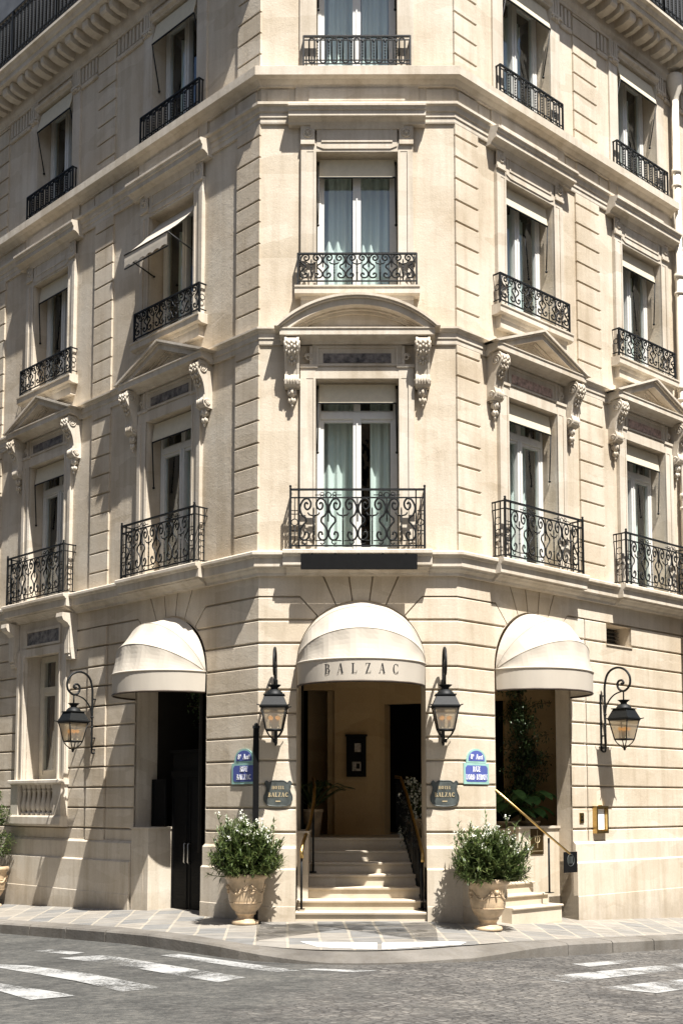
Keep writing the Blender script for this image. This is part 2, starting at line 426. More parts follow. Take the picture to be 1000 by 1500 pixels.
# sidewalk: strips from facade to kerb
mb = MB()
inner = []
for i, p in enumerate(KL):
    # matching point behind the facade line
    q = p + Vector((0, 1)) * 3.0 if abs(p.x) < 1.4 else None
    if q is None:
        if p.x < 0: q = p - nL * (DK + 1.2)
        else: q = p - nR * (DK + 1.2)
    inner.append(q)
KI = offset_line(KL, -.30 * sign)
NS = 8
rows = []
for i in range(len(KL)):
    rows.append([inner[i].lerp(KI[i], k / NS) for k in range(NS + 1)])
vs_ = [(p.x, p.y, hpave(p.x, p.y)) for r in rows for p in r]
fs_ = [(i * (NS + 1) + k, i * (NS + 1) + k + 1, (i + 1) * (NS + 1) + k + 1, (i + 1) * (NS + 1) + k) for i in range(len(KL) - 1) for k in range(NS)]
mb.add(vs_, fs_)
struct('pavement', mb, PAVE)
# kerb stones
mb = MB()
KO = KL
def dropk(p): return max(0.0, 1 - max(0, abs(p.x - .6) - .9) / 1.2) * .085
acc = 0; last = 0
for i in range(len(KL) - 1):
    L = (KL[i + 1] - KL[i]).length; n = max(1, int(round(L / 1.0))); n = 1 if L > 20 else n
    for k in range(n):
        t0, t1 = k / n, (k + 1) / n
        g = .010 / max(L / n, .01)
        cut = L > .9
        a0 = KI[i].lerp(KI[i + 1], t0 + (g if cut else 0)); a1 = KI[i].lerp(KI[i + 1], t1 - (g if cut else 0))
        b0 = KO[i].lerp(KO[i + 1], t0 + (g if cut else 0)); b1 = KO[i].lerp(KO[i + 1], t1 - (g if cut else 0))
        def P(p, z): return (p.x, p.y, z)
        def tz(p): return hpave(p.x, p.y) + .006 - dropk(p)
        c0 = b0.lerp(a0, .09); c1 = b1.lerp(a1, .09)
        vv = [P(a0, hpave(a0.x, a0.y) + .004 - dropk(a0) * .2), P(a1, hpave(a1.x, a1.y) + .004 - dropk(a1) * .2), P(c0, tz(b0)), P(c1, tz(b1)),
              P(b0, tz(b0) - .025), P(b1, tz(b1) - .025), P(b0, -3.2), P(b1, -3.2), P(a0, -3.2), P(a1, -3.2)]
        mb.add(vv, [(0, 2, 3, 1), (2, 4, 5, 3), (4, 6, 7, 5), (0, 8, 6, 4, 2), (1, 3, 5, 7, 9)])
struct('kerb', mb, KERB)
# road as a sheet reaching the horizon
mb = MB()
gx = [-600, -200, -60, -30] + [-14 + i for i in range(29)] + [30, 60, 200, 600]
gy = [-600, -200, -60, -30] + [-18 + i for i in range(40)] + [40, 80, 200, 600]
mb.add([(x, y, hroad(x, y)) for y in gy for x in gx],
       [(j * len(gx) + i, j * len(gx) + i + 1, (j + 1) * len(gx) + i + 1, (j + 1) * len(gx) + i) for j in range(len(gy) - 1) for i in range(len(gx) - 1)])
struct('road', mb, ROAD)
# crossing stripes, each painted quad laid 4 mm above the road
def stripe(q):
    mb = MB(); n = 14
    vs_ = []; fs_ = []
    for i in range(n + 1):
        t = i / n
        for a, b in ((q[0], q[3]), (q[1], q[2])):
            x = a[0] + (b[0] - a[0]) * t; y = a[1] + (b[1] - a[1]) * t
            vs_.append((x, y, hroad(x, y) + .007))
    for i in range(n): fs_.append((2 * i, 2 * i + 1, 2 * i + 3, 2 * i + 2))
    mb.add(vs_, fs_)
    o = link('road_marking', mb.mesh('road_marking', PAINT)); o['kind'] = 'structure'

for q in ([(-3.56, -2.2), (-3.02, -2.15), (-1.08, -4.09), (-1.34, -4.44)],
          [(-4.49, -2.40), (-3.78, -2.79), (-1.87, -4.8), (-2.22, -5.06)],
          [(-4.33, -3.65), (-3.69, -4.22), (-2.63, -5.31), (-3.02, -5.49)],
          [(-2.29, -2.24), (-2.08, -2.11), (-0.52, -3.57), (-0.83, -3.68)],
          [(-0.54, -3.47), (-0.34, -3.40), (0.34, -3.57), (0.09, -3.70)],
          [(-4.09, -1.3), (-3.88, -1.24), (-3.32, -1.76), (-3.46, -1.91)],
          [(2.04, -3.76), (2.39, -3.95), (4.77, -1.39), (4.69, -1.0)],
          [(2.69, -4.16), (3.27, -4.27), (4.42, -3.02), (4.41, -2.5)],
          [(2.75, -2.26), (2.93, -2.42), (3.81, -1.48), (3.64, -1.40)]):
    stripe(q)
def slab(q):
    mb = MB(); n = 8; vs_ = []; fs_ = []
    for i in range(n + 1):
        t = i / n
        for a, b in ((q[0], q[1]), (q[3], q[2])):
            x = a[0] + (b[0] - a[0]) * t; y = a[1] + (b[1] - a[1]) * t
            vs_.append((x, y, hpave(x, y) + .004))
    for i in range(n): fs_.append((2 * i, 2 * i + 1, 2 * i + 3, 2 * i + 2))
    mb.add(vs_, fs_)
    o = link('crossing_slab', mb.mesh('crossing_slab', WHITESLAB)); o['kind'] = 'structure'
slab([(-.58, -2.06), (.38, -2.16), (.36, -2.70), (-.34, -2.52)])
slab([(.44, -2.16), (1.50, -2.0), (1.38, -2.32), (.42, -2.70)])

# ================================================================ the building
BLD = thing('corner_hotel', 'cream limestone corner hotel with chamfered arched entrance and iron balconies', 'building')
def part(name, mb, mat, fr='W', x=0, z=0, parent=None, label=None, smooth=None, y=0, rz=0):
    me = mb if isinstance(mb, bpy.types.Mesh) else mb.mesh(name, mat)
    o = link(name, me, parent or BLD, mat_of(fr, x, z, y, rz))
    if label: o['label'] = label
    return o
def sub(name, mb, mat, parent):
    me = mb if isinstance(mb, bpy.types.Mesh) else mb.mesh(name, mat)
    return link(name, me, parent)

WX = {'C': [.16], 'R': [1.76, 4.90], 'L': [-2.18, -5.88, -9.58]}
EXT = {'C': (XL, XR), 'R': (0, 9.0), 'L': (-12.5, 0)}
ARC = {'C': .21, 'R': 1.74, 'L': -2.12}
AR_R, AR_Z = .93, 3.65
HW = .61
FL = ((5.28, 7.87), (9.24, 11.36), (12.66, 14.78))
ZTOP = 15.15
# --- upper walls as sheets with window openings and reveals
for fr in 'CRL':
    mb = MB(); x0, x1 = EXT[fr]
    xs = sorted([x0, x1] + [c + s_ * HW for c in WX[fr] for s_ in (-1, 1)])
    zs = sorted([4.93, ZTOP] + [z for f in FL for z in f])
    for i in range(len(xs) - 1):
        for j in range(len(zs) - 1):
            cx, cz = (xs[i] + xs[i + 1]) / 2, (zs[j] + zs[j + 1]) / 2
            if any(abs(cx - c) < HW for c in WX[fr]) and any(f[0] < cz < f[1] for f in FL): continue
            a, b, c, d = xs[i], xs[i + 1], zs[j], zs[j + 1]
            mb.add([(a, 0, c), (b, 0, c), (b, 0, d), (a, 0, d)], [(0, 1, 2, 3)])
    for c in WX[fr]:
        for f0, f1 in FL:
            l, r = c - HW, c + HW; D = .42
            mb.add([(l, 0, f0), (l, D, f0), (l, D, f1), (l, 0, f1), (r, 0, f0), (r, D, f0), (r, D, f1), (r, 0, f1)],
                   [(0, 1, 2, 3), (7, 6, 5, 4), (3, 2, 6, 7), (0, 4, 5, 1)])
    part('upper_wall', mb, STONE, fr)

# --- rusticated ground floor
G = .013; BD = -.036
CZ = [1.03] + [1.232 + .34 * k for k in range(11)] + [4.95]
def arcx(c, z, sgn, r=AR_R):
    return c + sgn * (r if z <= AR_Z else math.sqrt(max(0, r * r - (z - AR_Z) ** 2)))
def rayx(c, z, sgn, deg): return c + sgn * (z - AR_Z) * math.tan(R_(deg))
def bound(c, z, sgn):
    zc = AR_Z + AR_R * math.cos(R_(42))
    return arcx(c, z, sgn) if z < zc else rayx(c, z, sgn, 42)
def course_poly(xa, xb, z0, z1, n=7):
    zz = [z0 + (z1 - z0) * i / n for i in range(n + 1)]
    L_ = [(xa(z), z) for z in zz] if callable(xa) else [(xa, z0), (xa, z1)]
    R2 = [(xb(z), z) for z in zz] if callable(xb) else [(xb, z0), (xb, z1)]
    return R2 + L_[::-1]
PROUD = {'L': (-4.43, -3.87)}
for fr in 'CRL':
    mb = MB(); x0, x1 = EXT[fr]; c = ARC[fr]
    gaps = {'C': [], 'R': [3.08], 'L': [-3.87, -4.43]}[fr]
    holes = []
    if fr == 'L': holes = [(-6.50, -5.26, 1.92, 4.34)]
    if fr == 'R': holes = [(3.68, 4.40, 4.27, 4.61)]
    for k in range(len(CZ) - 1):
        z0, z1 = CZ[k] + G, CZ[k + 1] - G
        if k == len(CZ) - 2: z1 = 4.95
        if k == 0: z0 = CZ[0]
        top = (k == len(CZ) - 2)
        segs = []
        if not top:
            segs.append([x0, lambda z: bound(c, z, -1) - (G if z > AR_Z + .6 else 0)])
            segs.append([lambda z: bound(c, z, 1) + (G if z > AR_Z + .6 else 0), x1])
        else:
            for sg in (-1, 1):
                a0 = 23; pts = []
                far = x0 if sg < 0 else x1
                pts = [(far, CZ[k] + G), (rayx(c, CZ[k], sg, 42) , CZ[k] + G)]
                for i in range(6):
                    a = R_(42 - .6 - (42 - 23.9) * i / 5); pts.append((c + sg * AR_R * math.sin(a), AR_Z + AR_R * math.cos(a)))
                pts += [(rayx(c, z1, sg, 23.6), z1), (far, z1)]
                mb.prism(pts, BD, 0)
            for a0, a1 in ((-23, -7.7), (-7.7, 7.7), (7.7, 23)):
                pts = []
                for i in range(5):
                    a = R_(a0 + .7 + (a1 - a0 - 1.4) * i / 4); pts.append((c + AR_R * math.sin(a), AR_Z + AR_R * math.cos(a)))
                pts += [(c + (z1 - AR_Z) * math.tan(R_(a1 - .5)), z1), (c + (z1 - AR_Z) * math.tan(R_(a0 + .5)), z1)]
                mb.prism(pts, BD, 0)
            continue
        # split at vertical grooves and holes
        def ev(q, z): return q(z) if callable(q) else q
        zm = (z0 + z1) / 2
        for seg in segs:
            cuts = []
            for g in gaps:
                if ev(seg[0], zm) < g < ev(seg[1], zm): cuts.append((g - G, g + G))
            for h in holes:
                if h[2] < zm < h[3] and ev(seg[0], zm) < h[0] < ev(seg[1], zm): cuts.append((h[0], h[1]))
            cuts.sort(); cur = seg[0]
            for a, b in cuts + [(seg[1], None)]:
                pd = 0
                if fr == 'L' and not callable(cur) and not callable(a) and abs((cur + a) / 2 + 4.15) < .2: pd = .028
                mb.course(course_poly(cur, a, z0, z1), BD, pd, z0, z1)
                cur = b
    # backing sheet behind the grooves
    zz = [1.0] + [AR_Z + AR_R * math.sin(math.pi / 2 * i / 10) for i in range(11)] + [4.95]
    b_ = .004
    def back(xa, xb, za, zb):
        mb.add([(xa, -BD + b_, za), (xb, -BD + b_, za), (xb, -BD + b_, zb), (xa, -BD + b_, zb)], [(0, 1, 2, 3)])
    def backq(p): mb.add([(x, -BD + b_, z) for x, z in p], [tuple(range(len(p)))])
    L0, R0 = x0, x1
    if fr == 'L':
        back(x0, -6.50, 1, 4.95); back(-6.50, -5.26, 1, 1.92); back(-6.5, -5.26, 4.34, 4.95); L0 = -5.26
    if fr == 'R':
        back(4.40, x1, 1, 4.95); back(3.68, 4.40, 1, 4.27); back(3.68, 4.40, 4.61, 4.95); R0 = 3.68
    for i in range(11):
        za, zb = zz[i], zz[i + 1]
        backq([(L0, za), (arcx(c, za, -1), za), (arcx(c, zb, -1), zb), (L0, zb)])
        backq([(arcx(c, za, 1), za), (R0, za), (R0, zb), (arcx(c, zb, 1), zb)])
    back(L0, R0, AR_Z + AR_R, 4.95)
    part('ground_floor_wall', mb, STONE, fr)
    # arch reveal with a raised edge ring
    mb = MB(); pts = [(AR_R, 0.0)] if fr == 'L' else [(AR_R, 0.0)]
    prof = [(c + AR_R * math.cos(t), AR_Z + AR_R * math.sin(t)) for t in [math.pi * i / 28 for i in range(29)]]
    prof = [(c + AR_R, -.35)] + prof + [(c - AR_R, -.35)]
    D = {'C': .45, 'L': .45, 'R': .30}[fr]
    vs_ = [(x, -.0, z) for x, z in prof] + [(x, D, z) for x, z in prof]; n = len(prof)
    mb.add(vs_, [(i, i + 1, n + i + 1, n + i) for i in range(n - 1)])
    inn = [(c + (AR_R - .05) * math.cos(t), AR_Z + (AR_R - .05) * math.sin(t)) for t in [math.pi * i / 28 for i in range(29)]]
    out = [(c + (AR_R + .002) * math.cos(t), AR_Z + (AR_R + .002) * math.sin(t)) for t in [math.pi * i / 28 for i in range(29)]]
    for i in range(28): mb.prism([inn[i], inn[i + 1], out[i + 1], out[i]], -.10, -.05)
    part('arch_reveal', mb, STONE_T if fr != 'R' else STONE, fr)
    # plinth
    segs = [(x0, c - AR_R), (c + AR_R, x1)]
    e = .034
    for a, b in segs:
        mb = MB()
        ea = -e if (a == x0 and fr != 'L') else 0; eb = e if (b == x1 and fr != 'R') else 0
        mb.side([(-.5, -1.2), (.085, -1.2), (.085, .70), (.055, .725), (-.5, .725)], a + ea, b + eb)
        mb.side([(-.04, .725), (.052, .725), (.052, 1.00), (.01, 1.04), (-.04, 1.04)], a + ea * .6, b + eb * .6)
        mb.side([(.0, -1.2), (.092, -1.2), (.092, .185), (.08, .20), (.0, .2)], a + ea, b + eb)
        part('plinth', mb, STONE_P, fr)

# --- horizontal mouldings swept round the corner
TL = math.tan(AL / 2); TR = math.tan(AR / 2)
def sweep(name, prof, xl=-12.5, xr=9.0, mat=STONE_T, z=0):
    mb = MB(); rows = []
    for d, zz in prof:
        a = wpt('L', xl, d, zz); b = wpt('C', XL - TL * d, d, zz); c = wpt('C', XR + TR * d, d, zz); e = wpt('R', xr, d, zz)
        rows.append((a, b, c, e))
    n = len(prof)
    vs_ = [p for r in rows for p in r]
    fs_ = [(i * 4 + k, i * 4 + k + 1, ((i + 1) % n) * 4 + k + 1, ((i + 1) % n) * 4 + k) for i in range(n) for k in range(3)]
    fs_.append(tuple(i * 4 for i in range(n))); fs_.append(tuple(i * 4 + 3 for i in range(n - 1, -1, -1)))
    mb.add(vs_, fs_)
    return part(name, mb, mat)
sweep('string_course', [(-.01, 4.93), (.05, 4.93), (.055, 4.97), (.10, 5.01), (.11, 5.035), (.14, 5.05), (.14, 5.175), (.165, 5.185), (.17, 5.205), (.20, 5.215), (.20, 5.25), (.18, 5.27), (-.01, 5.285)])
sweep('string_course', [(-.01, 8.385), (.025, 8.385), (.03, 8.40), (.03, 8.47), (.045, 8.475), (.045, 8.555), (.06, 8.565), (.075, 8.60), (.10, 8.61), (.10, 8.64), (-.01, 8.66)])
sweep('string_course', [(-.01, 11.81), (.03, 11.81), (.035, 11.83), (.035, 11.89), (.05, 11.90), (.05, 11.97), (.07, 11.98), (.085, 12.05), (.12, 12.07), (.12, 12.11), (-.01, 12.14)])
sweep('belt_cornice', [(-.01, 12.38), (.05, 12.38), (.06, 12.41), (.10, 12.44), (.12, 12.46), (.21, 12.475), (.21, 12.61), (.19, 12.625), (-.01, 12.64)], xr=5.93)
sweep('frieze_panel', [(-.01, 12.14), (.012, 12.14), (.012, 12.38), (-.01, 12.38)])
sweep('crowning_cornice', [(-.01, 15.0), (.05, 15.0), (.06, 15.04), (.09, 15.08), (.10, 15.12), (.10, 15.385), (.50, 15.39), (.51, 15.41), (.51, 15.475), (.54, 15.485), (.57, 15.54), (.62, 15.56), (.62, 15.61), (.60, 15.63), (-.01, 15.70)])
# modillions under the crowning cornice, thick and thin alternately
MODM = []
for wd in (.085, .045):
    m = MB(); m.side([(.09, 15.20), (.26, 15.20), (.40, 15.235), (.43, 15.27), (.43, 15.38), (.09, 15.38)], -wd, wd); MODM.append(m.mesh('modillion', STONE_T))
for fr, a, b in (('L', -8.2, -.35), ('C', XL + .3, XR - .2), ('R', .3, 6.6)):
    x = a; k = 0
    while x < b:
        wd = .10 if k % 2 == 0 else .05
        part('modillion', MODM[k % 2], None, fr, x)
        x += .24 if k % 2 == 0 else .32
        k += 1

# raised frieze tablets between the string courses
for fr in 'CRL':
    ws = WX[fr]
    def tab(a, b, dz=.02):
        m = MB(); m.box(a, b, .01, .01 + dz, 12.17, 12.345); part('frieze_tablet', m, STONE_T, fr)
    for c in ws:
        mb = MB(); mb.box(c - .92, c + .92, .0, .05, 12.135, 12.39); mb.box(c - .72, c + .72, .05, .07, 12.15, 12.34); part('frieze_tablet', mb, STONE_T, fr)
    if fr == 'C': tab(XL + .09, -.86); tab(1.20, XR - .09)
    if fr == 'R': tab(.08, .50, .035); tab(.56, .80); tab(2.75, 2.95); tab(3.04, 3.62, .035); tab(3.70, 3.93); tab(5.86, 6.2)
    if fr == 'L': tab(-.50, -.08, .035); tab(-1.2, -.58); tab(-3.8, -3.15); tab(-4.43, -3.9, .035); tab(-4.9, -4.5); tab(-7.4, -6.9)

# --- quoin strips with open horizontal joints
def quoin(fr, x0, x1, z0, z1, d=.035, phase=0):
    mb = MB(); p = .3365; k0 = math.floor((z0 - phase) / p)
    z = phase + k0 * p
    while z < z1:
        a, b = max(z0, z + .014), min(z1, z + p - .014)
        if b - a > .03:
            mb.side([(-.001, a), (d - .006, a), (d, a + .008), (d, b - .008), (d - .006, b), (-.001, b)], x0, x1)
        z += p
    mb.box(x0 + .004, x1 - .004, -.001, .009, z0, z1)
    part('quoin_strip', mb, STONE, fr)
for fr, lst in (('R', [(-.0, .52), (3.0, 3.66)]), ('L', [(-.53, 0), (-4.43, -3.88), (-8.15, -7.6)])):
    for a, b in lst:
        for z0, z1 in ((5.28, 8.385), (8.655, 11.81), (12.64, 15.0)):
            quoin(fr, a, b, z0, z1, phase=z0 - .05)

# --- window surrounds (local x centred on the bay)
def surround(zb, zt, ow=.80, step=True):
    mb = MB()
    for s_ in (-1, 1):
        a, b = sorted((s_ * HW, s_ * ow)); mb.box(a, b, 0, .05, zb, zt)
        a, b = sorted((s_ * (ow - .05), s_ * (ow + .035))); mb.box(a, b, 0, .068, zb, zt)
        a, b = sorted((s_ * HW, s_ * (HW + .035))); mb.box(a, b, .04, .062, zb, zt)
    mb.box(-HW, HW, 0, .05, zt - .0, zt + .16)
    mb.box(-ow - .035, -HW, 0, .055, zt, zt + .16); mb.box(HW, ow + .035, 0, .055, zt, zt + .16)
    return mb
sm1 = surround(5.285, 7.87)
sm1.box(-.66, .66, 0, .035, 8.03, 8.385)
for s_ in (-1, 1):
    a, b = sorted((s_ * .58, s_ * .84)); sm1.box(a, b, .03, .075, 8.03, 8.075)
    a, b = sorted((s_ * .66, s_ * .80))
    m = []
    for i in range(13):                                        # small scroll beside the inlay panel
        t = i / 12 * 1.6 * 2 * math.pi; r = .055 * (1 - .6 * i / 12)
        m.append((s_ * (.72 + r * math.cos(t)), -.06, 8.19 + r * math.sin(t)))
    sm1.tube(m, .014, 5); sm1.box(min(s_ * .655, s_ * .70), max(s_ * .655, s_ * .70), .03, .06, 8.08, 8.36)
for x0, x1, z0, z1 in ((-.60, .60, 8.06, 8.09), (-.60, .60, 8.33, 8.36), (-.60, -.57, 8.09, 8.33), (.57, .60, 8.09, 8.33)): sm1.box(x0, x1, .03, .055, z0, z1)
SM1 = sm1.mesh('window_surround', STONE_T)
inl = MB(); inl.box(-.50, .50, .03, .045, 8.11, 8.25)
sm2 = surround(9.25, 11.36)
sm2.box(-.60, .60, .0, .06, 11.44, 11.82)
for x0, x1, z0, z1 in ((-.53, .53, 11.74, 11.77), (-.53, .53, 11.50, 11.53), (-.53, -.50, 11.53, 11.74), (.50, .53, 11.53, 11.74)): sm2.box(x0, x1, .055, .072, z0, z1)
sm2.prism([(-.60, 11.44), (.60, 11.44), (.50, 11.40), (-.50, 11.40)], 0, .064)
for s_ in (-1, 1):
    a, b = sorted((s_ * .63, s_ * .84)); sm2.box(a, b, .05, .075, 11.50, 11.76); sm2.box(a, b, .05, .09, 11.46, 11.50)
    c = (s_ * .735, -.08, 11.64); sm2.torus(c, .062, .013, 'y', 14, 5); sm2.ball(c, .025, .03, .025)
    for i in range(6):
        t = i * math.pi / 3; sm2.ball((c[0] + .036 * math.cos(t), c[1], c[2] + .036 * math.sin(t)), .016, .015, .016, 6, 4)
SM2 = sm2.mesh('window_surround', STONE_T)
sm3 = MB()
for s_ in (-1, 1):
    a, b = sorted((s_ * HW, s_ * .86)); sm3.box(a, b, 0, .035, 12.64, 14.60)
    a, b = sorted((s_ * (HW + .06), s_ * (HW + .075)));
    sm3.box(*sorted((s_ * HW, s_ * .86)), 0, .06, 14.60, 14.66); sm3.box(*sorted((s_ * (HW - .0), s_ * .88)), 0, .085, 14.66, 14.70)
    for k in range(3): sm3.ball((s_ * (.66 + .06 * k), -.07, 14.63), .025, .03, .03, 6, 4)
    sm3.box(*sorted((s_ * HW, s_ * .86)), 0, .05, 14.70, 15.0)
    for k in range(3): sm3.box(*sorted((s_ * (.64 + .07 * k), s_ * (.675 + .07 * k))), .05, .066, 14.72, 14.99)
sm3.box(-HW, HW, 0, .02, 14.84, 15.0); sm3.side([(0, 14.78), (.05, 14.78), (.06, 14.80), (.10, 14.83), (.11, 14.86), (0, 14.88)], -HW - .02, HW + .02)
SM3 = sm3.mesh('window_surround', STONE_T)
# fluted frieze between bays on the top storey
for fr, spans in (('R', [(2.66, 2.97), (3.69, 4.0), (5.80, 6.6)]), ('L', [(-3.85, -3.08), (-5.0, -4.46), (-7.55, -6.78), (-1.28, -.56)]), ('C', [(XL, -.72), (1.04, XR)])):
    for a, b in spans:
        mb = MB()
        mb.side([(0, 14.60), (.03, 14.60), (.045, 14.63), (.045, 14.66), (.02, 14.67), (0, 14.67)], a, b)
        n = max(2, int((b - a) / .10))
        for k in range(n):
            xx = a + (b - a) * (k + .22) / n; mb.box(xx, xx + (b - a) / n * .5, 0, .03, 14.70, 14.985)
        part('fluted_frieze', mb, STONE_T, fr)

# --- consoles
def console():
    mb = MB(); W = .105
    prof = [(0, 8.42), (.24, 8.42), (.27, 8.38), (.285, 8.32), (.275, 8.25), (.24, 8.19), (.20, 8.14), (.165, 8.06), (.145, 7.97), (.135, 7.90), (.15, 7.86), (.165, 7.81), (.155, 7.75), (.12, 7.715), (.05, 7.70), (0, 7.70)]
    mb.side(prof, -W + .01, W - .01)
    for s_ in (-1, 1):
        mb.side([(d + (.012 if d > 0 else 0), z) for d, z in prof], *sorted((s_ * W, s_ * (W - .032))))
        for cz, cd, r in ((8.30, .19, .085), (7.785, .095, .055)):
            pts = []
            for i in range(20):
                t = i / 19 * 1.9 * 2 * math.pi; q = r * (1 - .75 * i / 19)
                pts.append((s_ * (W + .004), -(cd + q * math.cos(t)), cz + q * math.sin(t)))
            mb.tube(pts, .013, 5)
            mb.ball((s_ * W, -cd, cz), .02, .024, .024, 6, 4)
    # acanthus leaves on the front: rows of lobes
    for row, (zc, dc, wd) in enumerate(((8.33, .288, .07), (8.27, .288, .085), (8.20, .258, .08), (8.13, .212, .06), (8.06, .185, .035))):
        n = 5 - (row > 2) * 2
        for i in range(n):
            x = -wd + 2 * wd * i / (n - 1)
            mb.ball((x, -dc, zc + .012 * math.cos(i * 3.14)), .019, .022, .032, 6, 4)
    for i in range(4):
        mb.ball((-.06 + .04 * i, -.165, 7.80), .016, .02, .05, 6, 4)
    # hanging buds
    for zc, r in ((7.63, .062), (7.515, .05)):
        mb.ball((0, -.07, zc), r * .75, r * .8, r, 8, 6)
        for i in range(5):
            a = i * 2 * math.pi / 5 - math.pi / 2
            mb.ball((r * .8 * math.cos(a), -.07 + r * .7 * math.sin(a), zc + .01), r * .42, r * .42, r * .75, 6, 4)
    mb.ball((0, -.07, 7.45), .02, .022, .03, 6, 4); mb.ball((0, -.05, 7.70), .09, .06, .025, 8, 4)
    return mb.mesh('scroll_console', STONE_T)
CONS = console()
# --- pediments
def entab(mb, w, z0=8.385):
    mb.side([(0, z0), (.08, z0), (.10, z0 + .03), (.16, z0 + .05), (.20, z0 + .055), (.25, z0 + .06), (.27, z0 + .065), (.27, z0 + .145), (.285, z0 + .155), (.285, z0 + .17), (0, z0 + .18)], -w, w)
def tri_ped():
    mb = MB(); w = 1.11; entab(mb, w)
    zb = 8.555; A = 9.03; wo = 1.20
    # raking cornice: nested prisms proud of each other
    def rake(d, o0, o1, dz=0):
        # band between offset o0 (outer) and o1 from the outer triangle
        k = (A - zb) / wo; L = math.hypot(1, k)
        def tri(o): return [(-wo + o * L / k, zb), (0, A - o * L), (wo - o * L / k, zb)]
        a, b = tri(o0), tri(o1)
        mb.prism([a[0], a[1], b[1], b[0]], 0, d); mb.prism([a[1], a[2], b[2], b[1]], 0, d)
    rake(.31, 0, .035); rake(.285, .036, .06); rake(.25, .061, .14); rake(.12, .141, .17); rake(.07, .171, .21)
    mb.prism([(-wo + .02, zb - .0), (-wo + .25, zb + .0), (-wo + .25, zb + .02)], .0, .2)
    mb.prism([(-.9, zb), (.9, zb), (0, A - .18)], 0, .045)
    # cap of lead-stone at the back so the slab is closed
    return mb.mesh('triangular_pediment', STONE_T)
def seg_ped():
    mb = MB(); w = 1.13; entab(mb, w)
    zb = 8.56; A = 9.06; wo = 1.21; h = A - zb
    Rr = (wo * wo + h * h) / (2 * h); zc = A - Rr
    def band(d, o0, o1, n=30):
        def arc(o):
            r = Rr - o; t = math.acos(min(1, (zb - zc) / r)); return [(r * math.sin(-t + 2 * t * i / n), zc + r * math.cos(-t + 2 * t * i / n)) for i in range(n + 1)]
        a, b = arc(o0), arc(o1)
        for i in range(n): mb.prism([a[i], a[i + 1], b[i + 1], b[i]], 0, d)
        return b
    band(.33, 0, .035); band(.305, .036, .06); band(.265, .061, .155); band(.14, .156, .18); b = band(.09, .181, .22)
    mb.prism(b, 0, .045)
    return mb.mesh('segmental_pediment', STONE_T)
TP, SP = tri_ped(), seg_ped()
def hood():
    mb = MB()
    mb.side([(0, 11.755), (.10, 11.755), (.115, 11.79), (.15, 11.81), (.17, 11.825), (.215, 11.83), (.215, 11.905), (.235, 11.915), (.245, 11.95), (.265, 11.96), (.265, 11.995), (.25, 12.01), (0, 12.05)], -1.02, 1.02)
    mb.side([(0, 11.70), (.075, 11.70), (.09, 11.74), (.10, 11.76), (0, 11.76)], -.70, .70)
    return mb.mesh('window_hood', STONE_T)
HD = hood()
def sill():
    mb = MB()
    mb.side([(0, 9.09), (.12, 9.09), (.14, 9.10), (.175, 9.115), (.175, 9.20), (.19, 9.21), (.19, 9.235), (0, 9.25)], -.92, .92)
    mb.side([(0, 8.9), (.10, 8.9), (.10, 9.04), (.11, 9.05), (.125, 9.089), (0, 9.089)], -.83, .83)
    return mb.mesh('stone_sill', STONE_T)
SL = sill()
def bal_base():
    mb = MB()
    mb.side([(0, 5.04), (.23, 5.045), (.245, 5.055), (.245, 5.175), (.265, 5.185), (.275, 5.205), (.305, 5.215), (.305, 5.257), (.29, 5.272), (0, 5.29)], -1.07, 1.07)
    mb.side([(0, 4.935), (.085, 4.935), (.10, 4.965), (.15, 4.99), (.17, 5.01), (.21, 5.03), (.21, 5.046), (0, 5.046)], -1.03, 1.03)
    return mb.mesh('balcony_slab', STONE_T)
BB = bal_base()

